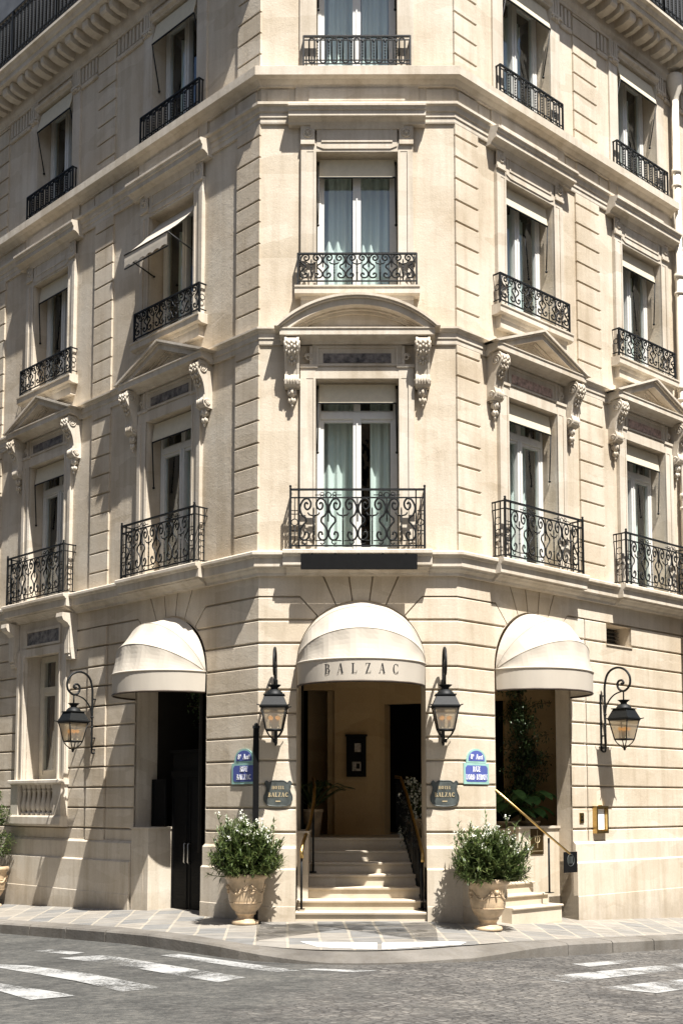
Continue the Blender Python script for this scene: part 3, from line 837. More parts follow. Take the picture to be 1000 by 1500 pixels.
# --- wrought-iron railings
def smooth_path(p, k=5):
    out = []; n = len(p)
    for i in range(n - 1):
        a, b, c, d = p[max(i - 1, 0)], p[i], p[i + 1], p[min(i + 2, n - 1)]
        for j in range(k):
            t = j / k
            out.append(tuple(.5 * ((2 * b[q]) + (-a[q] + c[q]) * t + (2 * a[q] - 5 * b[q] + 4 * c[q] - d[q]) * t * t + (-a[q] + 3 * b[q] - 3 * c[q] + d[q]) * t ** 3) for q in range(2)))
    out.append(p[-1]); return out
def motif(mb, cx, z0, w, h, d, r=.009, lower=True):
    r *= 1.5
    for s_ in (-1, 1):
        # lyre side with volutes at both ends
        p = [(.16, .86), (.13, .90), (.09, .88), (.08, .82), (.13, .76), (.22, .78), (.27, .86), (.24, .95), (.15, .99), (.06, .95), (.0, .84)]
        up = [(.30, .86), (.26, .90), (.20, .87), (.20, .80), (.28, .75), (.38, .80), (.40, .90), (.30, .98), (.16, .96), (.06, .86), (.03, .76), (.10, .64), (.22, .58), (.24, .50), (.16, .44), (.05, .34), (.02, .22), (.10, .13), (.24, .12), (.33, .19), (.31, .27), (.23, .28), (.20, .22)]
        pts = smooth_path(up, 4)
        mb.tube([(cx + s_ * (.5 - q[0]) * w, -d, z0 + q[1] * h) for q in pts], r, 4)
    # central spindle
    mb.tube([(cx, -d, z0 + .02 * h), (cx, -d, z0 + .74 * h)], r * .8, 4)
    for zz, s1 in ((.30, .016), (.40, .013), (.50, .013), (.60, .016)): mb.ball((cx, -d, z0 + zz * h), s1, s1, s1, 6, 4)
    mb.ball((cx, -d, z0 + .72 * h), .012, .012, .05 * h / .7 + .01, 6, 4)
    for s_ in (-1, 1): mb.tube([(cx, -d, z0 + .62 * h), (cx + s_ * .06 * w / .42, -d, z0 + .64 * h), (cx + s_ * .085 * w / .42, -d, z0 + .69 * h)], r * .8, 4)
    for s_ in (-1, 1):
        e = cx + s_ * w / 2
        mb.tube([(e, -d, z0 + .5 * h), (e, -d, z0 + .98 * h)], r * .7, 4)
        for k in range(4): mb.ball((e, -d, z0 + (.56 + .07 * k) * h), .012, .012, .012, 6, 4)
def rail1():
    mb = MB(); W = .965; z0, z1, z2 = 5.33, 6.03, 6.16; D = .25
    mb.box(-W, W, D - .022, D + .014, z2 - .022, z2 + .004)
    mb.box(-W, W, D - .012, D + .010, z1 - .008, z1 + .010); mb.box(-W, W, D - .012, D + .010, z0 - .012, z0 + .008)
    for s_ in (-1, 1):
        mb.box(s_ * W - .014, s_ * W + .014, D - .016, D + .014, 5.285, z2 + .02); mb.ball((s_ * W, -D, z2 + .04), .02)
        mb.box(s_ * .84 - .010, s_ * .84 + .010, D - .01, D + .01, 5.29, z2)
        mb.box(s_ * W - .012, s_ * W + .010, 0.0, D - .017, z2 - .02, z2); mb.box(s_ * W - .010, s_ * W + .008, 0.0, D - .017, z1 - .006, z1 + .008)
        mb.box(s_ * W - .010, s_ * W + .008, 0.0, D - .017, z0 - .01, z0 + .006)
        for q in (.06, .16): mb.box(s_ * W - .007, s_ * W + .007, q - .007, q + .007, z0, z2)
        for q in (.11,):
            mb.torus((s_ * W, -q, 5.68), .05, .008, 'x', 12, 4)
            for zc in (5.50, 5.86): mb.torus((s_ * W, -q, zc), .055, .007, 'x', 12, 4)
        # ringed end panel between the two posts
        xm = s_ * (W + .84) / 2
        mb.torus((xm, -D, 5.67), .048, .008, 'y', 14, 4)
        mb.tube([(xm, -D, z0), (xm, -D, 5.62)], .007, 4); mb.tube([(xm, -D, 5.72), (xm, -D, z1)], .007, 4)
        for zc in (5.50, 5.55, 5.79, 5.84): mb.tube([(xm - .045, -D, zc), (xm + .045, -D, zc)], .007, 4)
        # top frieze knot
        for xk in (s_ * .42,):
            mb.torus((xk, -D, 6.07), .038, .008, 'y', 14, 4)
            mb.tube([(xk - .19, -D, 6.07), (xk - .04, -D, 6.07)], .007, 4); mb.tube([(xk + .04, -D, 6.07), (xk + .19, -D, 6.07)], .007, 4)
            for a in (-1, 1): mb.torus((xk + a * .09, -D, 6.085), .026, .006, 'y', 10, 4); mb.torus((xk + a * .09, -D, 6.045), .022, .006, 'y', 10, 4)
    for k in range(4): motif(mb, -.63 + .42 * k, z0, .42, z1 - z0, D, .0095)
    for k in range(4):                                   # low C-scrolls along the foot
        c = -.63 + .42 * k
        for s_ in (-1, 1):
            p = [(c + s_ * .02, 5.40), (c + s_ * .14, 5.405), (c + s_ * .155, 5.37), (c + s_ * .12, 5.35), (c + s_ * .10, 5.37)]
            mb.tube([(q[0], -D, q[1]) for q in smooth_path(p, 3)], .0085, 4)
    return mb.mesh('balcony_railing', IRON)
def rail2():
    mb = MB(); W = .875; z0, z1 = 9.32, 9.745; D = .13
    mb.box(-W, W, D - .018, D + .014, z1 - .022, z1 + .004); mb.box(-W, W, D - .01, D + .01, z0 - .012, z0 + .006)
    for s_ in (-1, 1):
        mb.box(s_ * W - .013, s_ * W + .013, D - .014, D + .013, 9.25, z1)
        mb.box(s_ * W - .010, s_ * W + .010, 0, D - .015, z1 - .02, z1); mb.box(s_ * W - .008, s_ * W + .008, 0, D - .015, z0 - .008, z0 + .006)
        mb.torus((s_ * W, -.07, 9.52), .045, .008, 'x', 12, 4)
    n = 5; w = 2 * (W - .03) / n
    for k in range(n): motif(mb, -W + .03 + w * (k + .5), z0, w, z1 - z0 - .01, D, .0085)
    return mb.mesh('window_railing', IRON)
def loops(mb, W, z0, z1, D, n):
    w = 2 * W / n
    for k in range(n):
        c = -W + w * (k + .5)
        p = [(c - w * .24, -D, z0 + .05)] + [(c - w * .24 * math.cos(math.pi * i / 6), -D, z1 - .075 + w * .24 * math.sin(math.pi * i / 6)) for i in range(7)]
        p += [(c + w * .24 * math.cos(math.pi * i / 6), -D, z0 + .05 - w * .24 * math.sin(math.pi * i / 6)) for i in range(7)]
        mb.tube(p, .0125, 4, closed=True)
        if k < n - 1:
            e = c + w / 2
            mb.tube([(e, -D, z0), (e, -D, z1)], .006, 4)
            m = int((z1 - z0 - .12) / .045)
            for i in range(m): mb.ball((e, -D, z0 + .07 + .045 * i), .013, .013, .015, 6, 4)
            mb.ball((e, -D, z1 - .085), .022, .014, .03, 6, 4)
            mb.tube([(e - w * .26, -D, z1 - .045), (e - w * .1, -D, z1 - .02), (e + w * .1, -D, z1 - .02), (e + w * .26, -D, z1 - .045)], .006, 4)
def rail3():
    mb = MB(); W = .80; z0, z1 = 12.70, 13.14; D = .12
    mb.box(-W, W, D - .018, D + .014, z1 - .018, z1 + .006)
    for zc in (z0, z0 + .055, z1 - .065): mb.box(-W, W, D - .008, D + .008, zc - .006, zc + .006)
    for s_ in (-1, 1):
        mb.box(s_ * W - .013, s_ * W + .013, D - .014, D + .013, 12.645, z1)
        mb.box(s_ * W - .010, s_ * W + .010, 0, D - .015, z1 - .02, z1); mb.box(s_ * W - .008, s_ * W + .008, 0, D - .015, z0 - .008, z0 + .006)
        mb.box(s_ * W - .007, s_ * W + .007, .05, .065, z0, z1)
    loops(mb, W - .04, z0, z1, D, 9)
    return mb.mesh('window_railing', IRON)
RL1, RL2, RL3 = rail1(), rail2(), rail3()

# --- windows
def quad(mb, x0, x1, d, z0, z1): mb.add([(x0, -d, z0), (x1, -d, z0), (x1, -d, z1), (x0, -d, z1)], [(0, 1, 2, 3)])
def win_meshes(z0, z1, transom=None):
    D = -.27
    f = MB(); o = HW - .015
    zt = z1
    f.box(-o, -o + .055, D - .06, D + .03, z0, zt); f.box(o - .055, o, D - .06, D + .03, z0, zt); f.box(-o, o, D - .06, D + .03, zt - .06, zt + .002)
    f.box(-o + .055, o - .055, D - .06, D + .03, z0, z0 + .04)
    ct = transom if transom else zt - .06
    if transom:
        f.box(-o + .055, o - .055, D - .05, D + .05, transom, transom + .10)
        f.box(-.05, .05, D - .04, D + .02, transom + .10, zt - .06)
        for a, b in ((-o + .055, -.05), (.05, o - .055)):
            f.box(a, b, D - .03, D + .008, transom + .10, transom + .135)
    # two leaves
    f.box(-.06, .06, D - .045, D + .045, z0 + .04, ct)
    f.box(-.012, .012, D + .045, D + .058, z0 + .04, ct)
    for s_ in (-1, 1):
        a, b = sorted((s_ * (o - .055), s_ * (o - .10))); f.box(a, b, D - .04, D + .022, z0 + .04, ct)
        a, b = sorted((s_ * .06, s_ * (o - .10))); f.box(a, b, D - .04, D + .022, ct - .045, ct); f.box(a, b, D - .04, D + .022, z0 + .04, z0 + .13)
    g = MB()
    for s_ in (-1, 1):
        a, b = sorted((s_ * .06, s_ * (o - .10))); quad(g, a, b, D - .012, z0 + .13, ct - .045)
        if transom: a, b = sorted((s_ * .05, s_ * (o - .055))); quad(g, a, b, D - .01, transom + .135, zt - .06)
    r = MB(); Y = 2.2; a, b = -1.0, 1.0; c, d = z0 - .1, z1 + .15
    yb = -D + .10
    r.add([(a, yb, c), (b, yb, c), (b, Y, c), (a, Y, c), (a, yb, d), (b, yb, d), (b, Y, d), (a, Y, d)], [(0, 3, 2, 1), (4, 5, 6, 7), (3, 7, 6, 2), (0, 4, 7, 3), (1, 2, 6, 5)])
    # front return closing the gap between reveal and room
    for q in ((a, -o), (o, b)): quad(r, q[0], q[1], -yb, c, d)
    quad(r, -o, o, -yb, z1 - .01, d)
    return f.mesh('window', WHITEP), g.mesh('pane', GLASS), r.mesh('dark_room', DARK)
WM = {0: win_meshes(5.285, 7.87, 7.35), 1: win_meshes(9.25, 11.36), 2: win_meshes(12.66, 14.78)}
def curtain(x0, x1, z0, z1, y=.48, amp=.035, seed=0, gather=0):
    mb = MB(); n = int((x1 - x0) / .012) + 2; rr = random.Random(seed); ph = rr.random() * 6
    fr_ = 38 + rr.random() * 14
    vs_ = []
    for k, zz in enumerate((z0, (z0 + z1) / 2, z1)):
        for i in range(n):
            x = x0 + (x1 - x0) * i / (n - 1)
            vs_.append((x, y + amp * math.sin(x * fr_ + ph + .5 * math.sin(x * 9 + ph)) * (1.0 if k < 2 else .8), zz))
    mb.add(vs_, [(k * n + i, k * n + i + 1, (k + 1) * n + i + 1, (k + 1) * n + i) for k in range(2) for i in range(n - 1)], True)
    return mb
def blind_mb(zt, drop, out):
    mb = MB(); W = .565; d0 = out - (.03 if out < 0 else .08)
    pts = [(d0, zt - .03), (out, zt - drop), (out + .006, zt - drop - .045), (out - .004, zt - drop - .045), (out - .01, zt - drop + .004), (d0 - .02, zt - .04)]
    mb.side(pts, -W, W)
    return mb
def arms_mb(zt, drop, out):
    mb = MB()
    mb.box(-.57, .57, out - .012, out + .01, zt - drop - .062, zt - drop - .046)
    for s_ in (-1, 1):
        mb.tube([(s_ * .572, -out, zt - drop - .05), (s_ * .585, .10, zt - drop - .78)], .010, 5)
        mb.ball((s_ * .585, .10, zt - drop - .80), .022)
    return mb
def bay(fr, x, col, seed):
    for fl in range(3):
        f, g, r = WM[fl]; z0, z1 = FL[fl]
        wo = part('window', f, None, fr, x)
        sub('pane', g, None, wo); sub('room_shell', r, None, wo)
        rr = random.Random(seed * 7 + fl)
        top = z1 - .1
        if (fr, fl) == ('C', 0): spans = ((-.50, -.02), (.20, .50))
        elif (fr, fl) == ('C', 1): spans = ((-.50, -.08), (.02, .5))
        elif fr == 'L': spans = ((-.50, -.25),) if fl else ((-.36, -.1), (.2, .5))
        else: spans = ((-.52, -.05), (.02 + rr.random() * .12, .52))
        for k, (a, b) in enumerate(spans): sub('curtain', curtain(a, b, z0 + .02, top, .50 + .02 * k, .03, seed + k), CURT, wo)
        if not ((fr, fl) == ('L', 1) and col == 0):
            drop, out = ((.27, -.10) if fr == 'C' else (.28, -.05)) if fl < 2 else ((.27, -.10) if fr == 'C' else (.36, .07))
            sub('roller_blind', blind_mb(z1, drop, out), CREAMF, wo); sub('blind_arm', arms_mb(z1, drop, out), IRON, wo)
    part('window_surround', SM1, None, fr, x); part('window_surround', SM2, None, fr, x); part('window_surround', SM3, None, fr, x)
    part('marble_inlay', inl, MARB if fr != 'R' else MARBR, fr, x)
    part('segmental_pediment' if fr == 'C' else 'triangular_pediment', SP if fr == 'C' else TP, None, fr, x)
    for s_ in (-1, 1): part('scroll_console', CONS, None, fr, x + s_ * .955)
    part('window_hood', HD, None, fr, x); part('stone_sill', SL, None, fr, x); part('balcony_slab', BB, None, fr, x)
    part('balcony_railing', RL1, None, fr, x); part('window_railing', RL2, None, fr, x); part('window_railing', RL3, None, fr, x)
for fr in 'CRL':
    for i, x in enumerate(WX[fr]): bay(fr, x, i, {'C': 1, 'R': 11, 'L': 31}[fr] + i * 5)

# --- drop-arm awning of the second-storey window on the left wing
wa = [o for o in BLD.children if o.name.startswith('window') and o.data == WM[1][0] and (o.location - mat_of('L', -2.18).translation).length < .01][0]
mb = MB(); n = 18; vs_ = []
for i in range(n + 1):
    x = -.58 + 1.16 * i / n
    for j in range(5):
        t = j / 4; vs_.append((x, -(-.12 + .66 * t), 11.28 - .74 * t - .05 * math.sin(math.pi * t)))
    wv_ = 0.0
    vs_.append((x, -(.545 + wv_), 10.42)); vs_.append((x, -(.545 - wv_), 10.31 + .035 * abs(math.sin(i * math.pi / 3))))
mb.add(vs_, [(i * 7 + j, (i + 1) * 7 + j, (i + 1) * 7 + j + 1, i * 7 + j + 1) for i in range(n) for j in range(6)])
for s_ in (-1, 1): pass
sub('awning_fabric', mb, AWN, wa)
mb = MB(); mb.tube([(-.59, -.53, 10.30), (.59, -.53, 10.30)], .012, 5); mb.tube([(-.59, -.54, 10.53), (.59, -.54, 10.53)], .014, 5)
for s_ in (-1, 1): mb.tube([(s_ * .585, .05, 10.36), (s_ * .585, -.54, 10.52)], .011, 5); mb.ball((s_ * .585, .05, 10.36), .02)
sub('awning_arm', mb, IRON, wa)

# --- ground-floor window of the left wing
gx0 = -5.88
f = MB(); D = -.30
f.box(-.60, .60, D - .05, D + .02, 4.22, 4.33); f.box(-.60, .60, D - .05, D + .03, 3.66, 3.76); f.box(-.60, .60, D - .05, D + .02, 2.06, 2.16)
f.box(-.60, -.47, D - .05, D + .025, 2.16, 4.22); f.box(.47, .60, D - .05, D + .025, 2.16, 4.22); f.box(-.07, .07, D - .045, D + .035, 2.16, 4.22)
for a, b in ((-.47, -.07), (.07, .47)): f.box(a, b, D - .03, D + .01, 2.16, 2.24); f.box(a, b, D - .03, D + .01, 3.60, 3.66)
WOODP = simple('putty_window_paint', (.58, .53, .43), .5, 0, .4, .1, 10)
gw = part('window', f, WOODP, 'L', gx0)
g = MB()
for a, b in ((-.47, -.07), (.07, .47)): quad(g, a, b, D - .01, 2.24, 3.60); quad(g, a, b, D - .01, 3.76, 4.22)
sub('pane', g, GLASS, gw)
BROWN = simple('brown_drape', (.16, .10, .06), .9, 0, .2, .25, 6)
sub('curtain', curtain(-.52, .0, 2.1, 4.25, .45, .03, 5), BROWN, gw); sub('curtain', curtain(.05, .52, 2.1, 4.25, .47, .03, 8), BROWN, gw)
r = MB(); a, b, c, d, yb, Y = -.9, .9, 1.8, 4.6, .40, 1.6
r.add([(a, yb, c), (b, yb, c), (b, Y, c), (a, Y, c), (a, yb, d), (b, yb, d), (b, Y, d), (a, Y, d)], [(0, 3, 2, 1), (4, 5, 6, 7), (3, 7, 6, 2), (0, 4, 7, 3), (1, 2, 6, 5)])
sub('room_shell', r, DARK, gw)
mb = MB()
l, r_, D = -.62, .62, .42
mb.add([(l, 0, 1.9), (l, D, 1.9), (l, D, 4.34), (l, 0, 4.34), (r_, 0, 1.9), (r_, D, 1.9), (r_, D, 4.34), (r_, 0, 4.34)], [(0, 1, 2, 3), (7, 6, 5, 4), (3, 2, 6, 7), (0, 4, 5, 1)])
for s_ in (-1, 1):
    mb.box(*sorted((s_ * .60, s_ * .84)), -.01, .06, 2.06, 4.40); mb.box(*sorted((s_ * .60, s_ * .645)), .05, .085, 2.06, 4.36); mb.box(*sorted((s_ * .77, s_ * .84)), .05, .08, 2.06, 4.40)
mb.box(-.84, .84, -.01, .062, 4.30, 4.44); mb.box(-.84, .84, -.01, .035, 4.44, 4.935)
for x0, x1, z0, z1 in ((-.60, .60, 4.74, 4.79), (-.60, .60, 4.47, 4.51), (-.60, -.55, 4.51, 4.74), (.55, .60, 4.51, 4.74)): mb.box(x0, x1, .03, .06, z0, z1)
part('window_surround', mb, STONE_T, 'L', gx0)
mb = MB(); mb.box(-.55, .55, .03, .045, 4.51, 4.74); part('marble_inlay', mb, MARB, 'L', gx0)
mb = MB()
mb.side([(0, 1.24), (.10, 1.24), (.16, 1.26), (.17, 1.28), (.17, 1.40), (.15, 1.43), (0, 1.43)], -.88, .88)
mb.side([(0, 1.97), (.13, 1.97), (.15, 1.99), (.20, 2.0), (.20, 2.045), (.18, 2.06), (-.3, 2.07)], -.88, .88)
for s_ in (-1, 1): mb.box(*sorted((s_ * .60, s_ * .85)), 0, .14, 1.43, 1.97)
mb.box(-.61, .61, -.25, -.12, 1.43, 1.97)
part('balustrade_frame', mb, STONE_T, 'L', gx0)
bal = MB(); P = [(.0, 1.43), (.065, 1.43), (.065, 1.475), (.045, 1.48), (.04, 1.50), (.055, 1.53), (.07, 1.57), (.068, 1.62), (.05, 1.70), (.038, 1.78), (.036, 1.84), (.05, 1.86), (.05, 1.88), (.04, 1.89), (.055, 1.92), (.06, 1.97)]
bal.lathe(P, (0, -.05, 0), 12); BALM = bal.mesh('baluster', STONE_T)
for k in range(7): part('baluster', BALM, None, 'L', gx0 - .50 + k * .1667)
fc = MB()
fc.side([(0, 4.93), (.30, 4.93), (.31, 4.86), (.28, 4.80), (.20, 4.76), (.15, 4.70), (.13, 4.30), (.10, 4.14), (0, 4.14)], -.10, .10)
for k in range(3): fc.box(-.07 + .05 * k, -.035 + .05 * k, .12, .15, 4.24, 4.68)
for k in range(3): fc.ball((-.05 + .05 * k, -.12, 4.19), .018, .02, .018, 6, 4)
FCM = fc.mesh('fluted_console', STONE_T)
for s_ in (-1, 1): part('fluted_console', FCM, None, 'L', gx0 + s_ * .955)

# --- louvred vent on the right wing
mb = MB(); a, b, c, d, D = 3.68, 4.40, 4.27, 4.61, .40
mb.add([(a, 0, c), (a, D, c), (a, D, d), (a, 0, d), (b, 0, c), (b, D, c), (b, D, d), (b, 0, d)], [(0, 1, 2, 3), (7, 6, 5, 4), (3, 2, 6, 7), (0, 4, 5, 1), (1, 5, 6, 2)])
mb.side([(-.40, 4.262), (.02, 4.255), (.02, 4.275), (-.40, 4.285)], a - .01, b + .02)
part('vent_recess', mb, STONE, 'R')
LOUV = simple('grey_louvre', (.10, .095, .085), .6, 0, .3, .3, 10)
mb = MB(); mb.box(a, b, -.335, -.33, c + .01, d)
for k in range(5): mb.side([(-.32, 4.30 + .062 * k), (-.24, 4.285 + .062 * k), (-.24, 4.295 + .062 * k), (-.32, 4.325 + .062 * k)], a + .01, b - .01)
mb.box(a, a + .025, -.33, -.22, c, d)
part('vent_louvre', mb, LOUV, 'R')

# --- attic storey, roof, rear
ZINC = simple('zinc_roofing', (.13, .135, .14), .6, .2, .4, .3, 3, .2)
mb = MB(); mb.box(-16.5, .8, -3.0, -1.3, 15.6, 22.5); part('attic_wall', mb, ZINC, 'L')
mb = MB(); mb.box(XL - .6, XR + .6, -4.0, -1.35, 15.6, 22.5); part('attic_wall', mb, ZINC, 'C')
mb = MB(); mb.box(-.8, 13.0, -3.0, -1.3, 15.6, 22.5); part('attic_wall', mb, ZINC, 'R')
for fr, xs in (('L', [-2.18, -5.88, -9.58]), ('R', [1.76, 4.9, 8.0])):
    for x in xs:
        mb = MB(); mb.box(-.62, .62, -1.30, -1.27, 15.75, 18.1)
        for k in range(3): mb.box(-.57 + .40 * k, -.23 + .40 * k, -1.268, -1.262, 15.85, 18.0)
        mb2 = part('attic_window', mb, WHITEP, fr, x)
        g = MB(); [quad(g, -.55 + .40 * k, -.25 + .40 * k, -1.258, 15.9, 17.95) for k in range(3)]
        sub('pane', g, BLACKP, mb2)
rail = MB(); W = .8
rail.box(-W, W, .50, .54, 16.66, 16.69)
for zc in (15.76, 15.84, 16.56): rail.box(-W, W, .508, .532, zc - .010, zc + .010)
for s_ in (-1, 1): rail.box(s_ * W - .02, s_ * W + .02, .50, .54, 15.64, 16.68)
loops(rail, W - .02, 15.76, 16.66, .52, 12)
RRM = rail.mesh('roof_railing', IRON)
for fr, n0, n1, off in (('L', -7, 0, -1.05), ('R', 0, 4, 1.05)):
    for k in range(n0, n1 + 1): part('roof_railing', RRM, None, fr, off + k * 1.6)
mb = MB(); back = [wpt('L', -12.5, -3, 0), wpt('C', 0, -14, 0), wpt('R', 9, -3, 0)]
pl = [wpt('L', -12.5, 0, 0), wpt('C', XL, 0, 0), wpt('C', XR, 0, 0), wpt('R', 9, 0, 0), Vector((2.0, 14, 0)), Vector((-3.0, 14, 0))]
def slab_poly(z0, z1, p=None):
    p = p or pl; m = len(p)
    mb.add([(q.x, q.y, z0) for q in p] + [(q.x, q.y, z1) for q in p], [tuple(range(m))[::-1], tuple(range(m, 2 * m))] + [(i, (i + 1) % m, (i + 1) % m + m, i + m) for i in range(m)])
slab_poly(15.705, 15.72); part('roof_slab', mb, STONE)
mb = MB()
for i in (3, 4, 5):
    a, b = pl[i], pl[(i + 1) % 6]
    mb.add([(a.x, a.y, -1), (b.x, b.y, -1), (b.x, b.y, 15.7), (a.x, a.y, 15.7)], [(0, 1, 2, 3)])
part('rear_wall', mb, STONE)

# --- downpipe
mb = MB(); mb.tube([(5.99, -.13, -.5), (5.99, -.13, 5.0), (5.99, -.25, 5.15), (5.99, -.25, 5.4), (5.99, -.13, 5.6), (5.99, -.13, 14.7)], .072, 12)
for z in (1.0, 2.9, 6.9, 8.9, 10.9, 12.95): mb.tube([(5.99, -.13, z), (5.99, -.13, z + .05)], .088, 12)
for z in (3.1, 7.1, 9.1, 11.2, 13.2): mb.tube([(5.99, -.13, z), (5.99, -.13, z + .10)], .084, 12)
mb.lathe([(.07, 14.6), (.08, 14.7), (.14, 14.85), (.16, 15.0), (.16, 15.1), (.15, 15.11)], (5.99, -.13, 0), 12)
part('downpipe', mb, PIPEM, 'R')

# ================================================================ porch behind the three arches
FZ = 1.10
mb = MB()
def wq(pts): mb.add(pts, [tuple(range(len(pts)))])
def wall2(x0, y0, x1, y1, z0=FZ - .3, z1=4.93): wq([(x0, y0, z0), (x1, y1, z0), (x1, y1, z1), (x0, y0, z1)])
def slab3(x0, y0, x1, y1, z0, z1, t=.12):            # thin solid wall between two plan points
    dx, dy = x1 - x0, y1 - y0; L = math.hypot(dx, dy); nx, ny = -dy / L * t, dx / L * t
    p = [(x0, y0), (x1, y1), (x1 + nx, y1 + ny), (x0 + nx, y0 + ny)]
    mb.add([(x, y, z0) for x, y in p] + [(x, y, z1) for x, y in p], [(3, 2, 1, 0), (4, 5, 6, 7), (0, 1, 5, 4), (1, 2, 6, 5), (2, 3, 7, 6), (3, 0, 4, 7)])
slab3(-.21, 3.6, .58, 3.6, 1.0, 4.93)
slab3(-1.9, 3.6, -.21, 3.6, 3.61, 4.93)
slab3(-.21, 3.72, -.21, 5.2, 1.0, 4.93)
slab3(-.70, 4.5, -.33, 4.5, 1.0, 4.93)
slab3(-3.0, 3.6, -1.05, 3.6, 1.0, 4.93)
slab3(.58, 3.6, 2.3, 3.0, 3.36, 4.93)
slab3(.58, 3.6, .66, 3.57, 1.0, 3.36, .3)
slab3(2.0, 3.10, 2.3, 3.0, 1.0, 3.36)
slab3(2.3, 3.0, 2.64, 2.72, 3.36, 4.93)
slab3(2.64, 2.72, 4.25, 2.98, 1.0, 4.93)
slab3(4.25, 3.1, 4.2, 2.6, 1.0, 4.93)
part('porch_wall', mb, PLASTER)
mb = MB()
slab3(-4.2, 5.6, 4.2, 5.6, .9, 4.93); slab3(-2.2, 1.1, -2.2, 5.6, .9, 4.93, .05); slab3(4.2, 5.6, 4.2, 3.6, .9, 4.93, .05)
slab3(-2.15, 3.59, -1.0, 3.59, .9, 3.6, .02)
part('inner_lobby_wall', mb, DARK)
mb = MB()
mb.add([(-1.2, .2, 4.90), (1.5, .2, 4.90), (4.9, 3.4, 4.90), (4.9, 6, 4.90), (-3.5, 6, 4.90), (-3.5, 2.7, 4.90)], [(0, 1, 2, 3, 4, 5)]); part('porch_ceiling', mb, PLASTER)
mb = MB()
fp = [(-2.2, 1.78), (1.30, 1.78), (1.95, 1.15), (2.35, 1.55), (3.35, 2.45), (4.6, 3.2), (4.6, 6), (-2.2, 6)]
mb.add([(x, y, FZ) for x, y in fp] + [(x, y, FZ - .05) for x, y in fp], [tuple(range(8))] + [(i, (i + 1) % 8, (i + 1) % 8 + 8, i + 8) for i in range(8)])
part('porch_floor', mb, STEPM)
# inner sides of the thick piers, closing the gap between the arches
mb = MB()
for fr, x, d0, d1 in (('C', -.72, -.45, -1.75), ('C', 1.14, -.45, -1.1)):
    sg = -1 if x < 0 else 1
    mb.box(*sorted((x, x + sg * .12)), d1, d0, -.4, 4.93)
part('pier_return', mb, STONE)
# entrance steps
mb = MB()
for i in range(7):
    xl = -.72 if i < 2 else -.56; zt = [.11, .253, .416, .586, .75, .913, FZ + .004][i]
    y = -.05 + .30 * i
    mb.box(xl, 1.139, -(y + (.35 if i < 6 else .3)), -y - .02, -.4 if i == 0 else zt - .2, zt - .035); mb.side([(-(y + .36), zt), (-(y - .0), zt), (-(y - .015), zt - .012), (-(y - .01), zt - .035), (-(y + .36), zt - .035)], xl, 1.139)
part('entrance_steps', mb, STEPM, 'W')
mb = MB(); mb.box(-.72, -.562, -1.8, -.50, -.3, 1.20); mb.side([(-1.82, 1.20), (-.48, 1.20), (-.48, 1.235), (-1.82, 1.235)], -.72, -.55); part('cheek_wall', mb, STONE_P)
# side steps and parapet in the right-hand arch
mb = MB()
for i in range(7):
    d = .30 - .22 * i if i < 3 else -.14 - .27 * (i - 2); xr = [1.98, 1.93, 1.86, 1.66, 1.6, 1.6, 1.6][i]; zt = [.13, .29, .45, .615, .78, .94, FZ + .002][i]
    mb.box(.80, xr, d - .4, d - .02, -.4 if i == 0 else zt - .2, zt - .03); mb.side([(d - .4, zt), (d, zt), (d + .014, zt - .012), (d + .01, zt - .03), (d - .4, zt - .03)], .80, xr + .005)
part('side_steps', mb, STEPM, 'R')
mb = MB(); mb.box(1.66, 2.72, -.42, -.27, -.4, 1.25); mb.side([(-.45, 1.25), (-.24, 1.25), (-.24, 1.285), (-.45, 1.285)], 1.63, 2.69)
mb.box(1.66, 1.80, -1.9, -.421, -.4, 1.25)
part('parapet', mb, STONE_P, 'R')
# left-hand arch: low pier, black service doors, dark store behind
mb = MB(); mb.box(-3.03, -2.57, -.46, .05, -.5, 1.235); mb.side([(-.46, 1.235), (.065, 1.235), (.065, 1.26), (-.46, 1.27)], -3.06, -2.55)
for x0, x1, z0, z1 in ((-3.0, -2.99, -.3, .96), (-2.72, -2.71, -.3, .96), (-3.0, -2.71, .955, .965)): mb.box(x0, x1, .05, .053, z0, z1)
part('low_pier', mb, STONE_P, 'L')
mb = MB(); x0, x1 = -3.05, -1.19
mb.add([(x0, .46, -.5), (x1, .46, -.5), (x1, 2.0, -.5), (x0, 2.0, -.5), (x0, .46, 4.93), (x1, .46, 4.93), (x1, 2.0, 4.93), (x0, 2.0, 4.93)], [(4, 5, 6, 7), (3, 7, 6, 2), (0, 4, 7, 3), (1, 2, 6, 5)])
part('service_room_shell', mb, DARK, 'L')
for a, b in ((-2.57, -2.125), (-2.115, -1.67)):
    mb = MB(); mb.box(a, b, -.44, -.40, -.25, 2.06)
    for q in (a + .03, b - .05): mb.box(q, q + .02, -.40, -.39, -.2, 2.03)
    mb.box(a + .06, b - .06, -.40, -.392, .95, .97); mb.box(a + .06, b - .06, -.40, -.392, .1, .12); mb.box(a + .06, b - .06, -.40, -.392, 1.97, 1.99)
    for i in range(9):
        for j in range(16): mb.box(a + .10 + i * .03, a + .107 + i * .03, -.40, -.397, .2 + j * .045, .207 + j * .045)
    dr = part('service_door', mb, BLACKP, 'L')
    h = MB(); hx = b - .045 if a < -2.3 else a + .045
    h.tube([(hx, .37, .70), (hx, .35, .72), (hx, .35, 1.0), (hx, .37, 1.02)], .012, 6); h.box(hx - .012, hx + .012, -.40, -.36, .70, .72); h.box(hx - .012, hx + .012, -.40, -.36, 1.0, 1.02)
    STEEL = STEEL if 'STEEL' in globals() else simple('brushed_steel', (.6, .58, .54), .3, 1, .5, .1, 20)
    sub('door_handle', h, STEEL, dr)
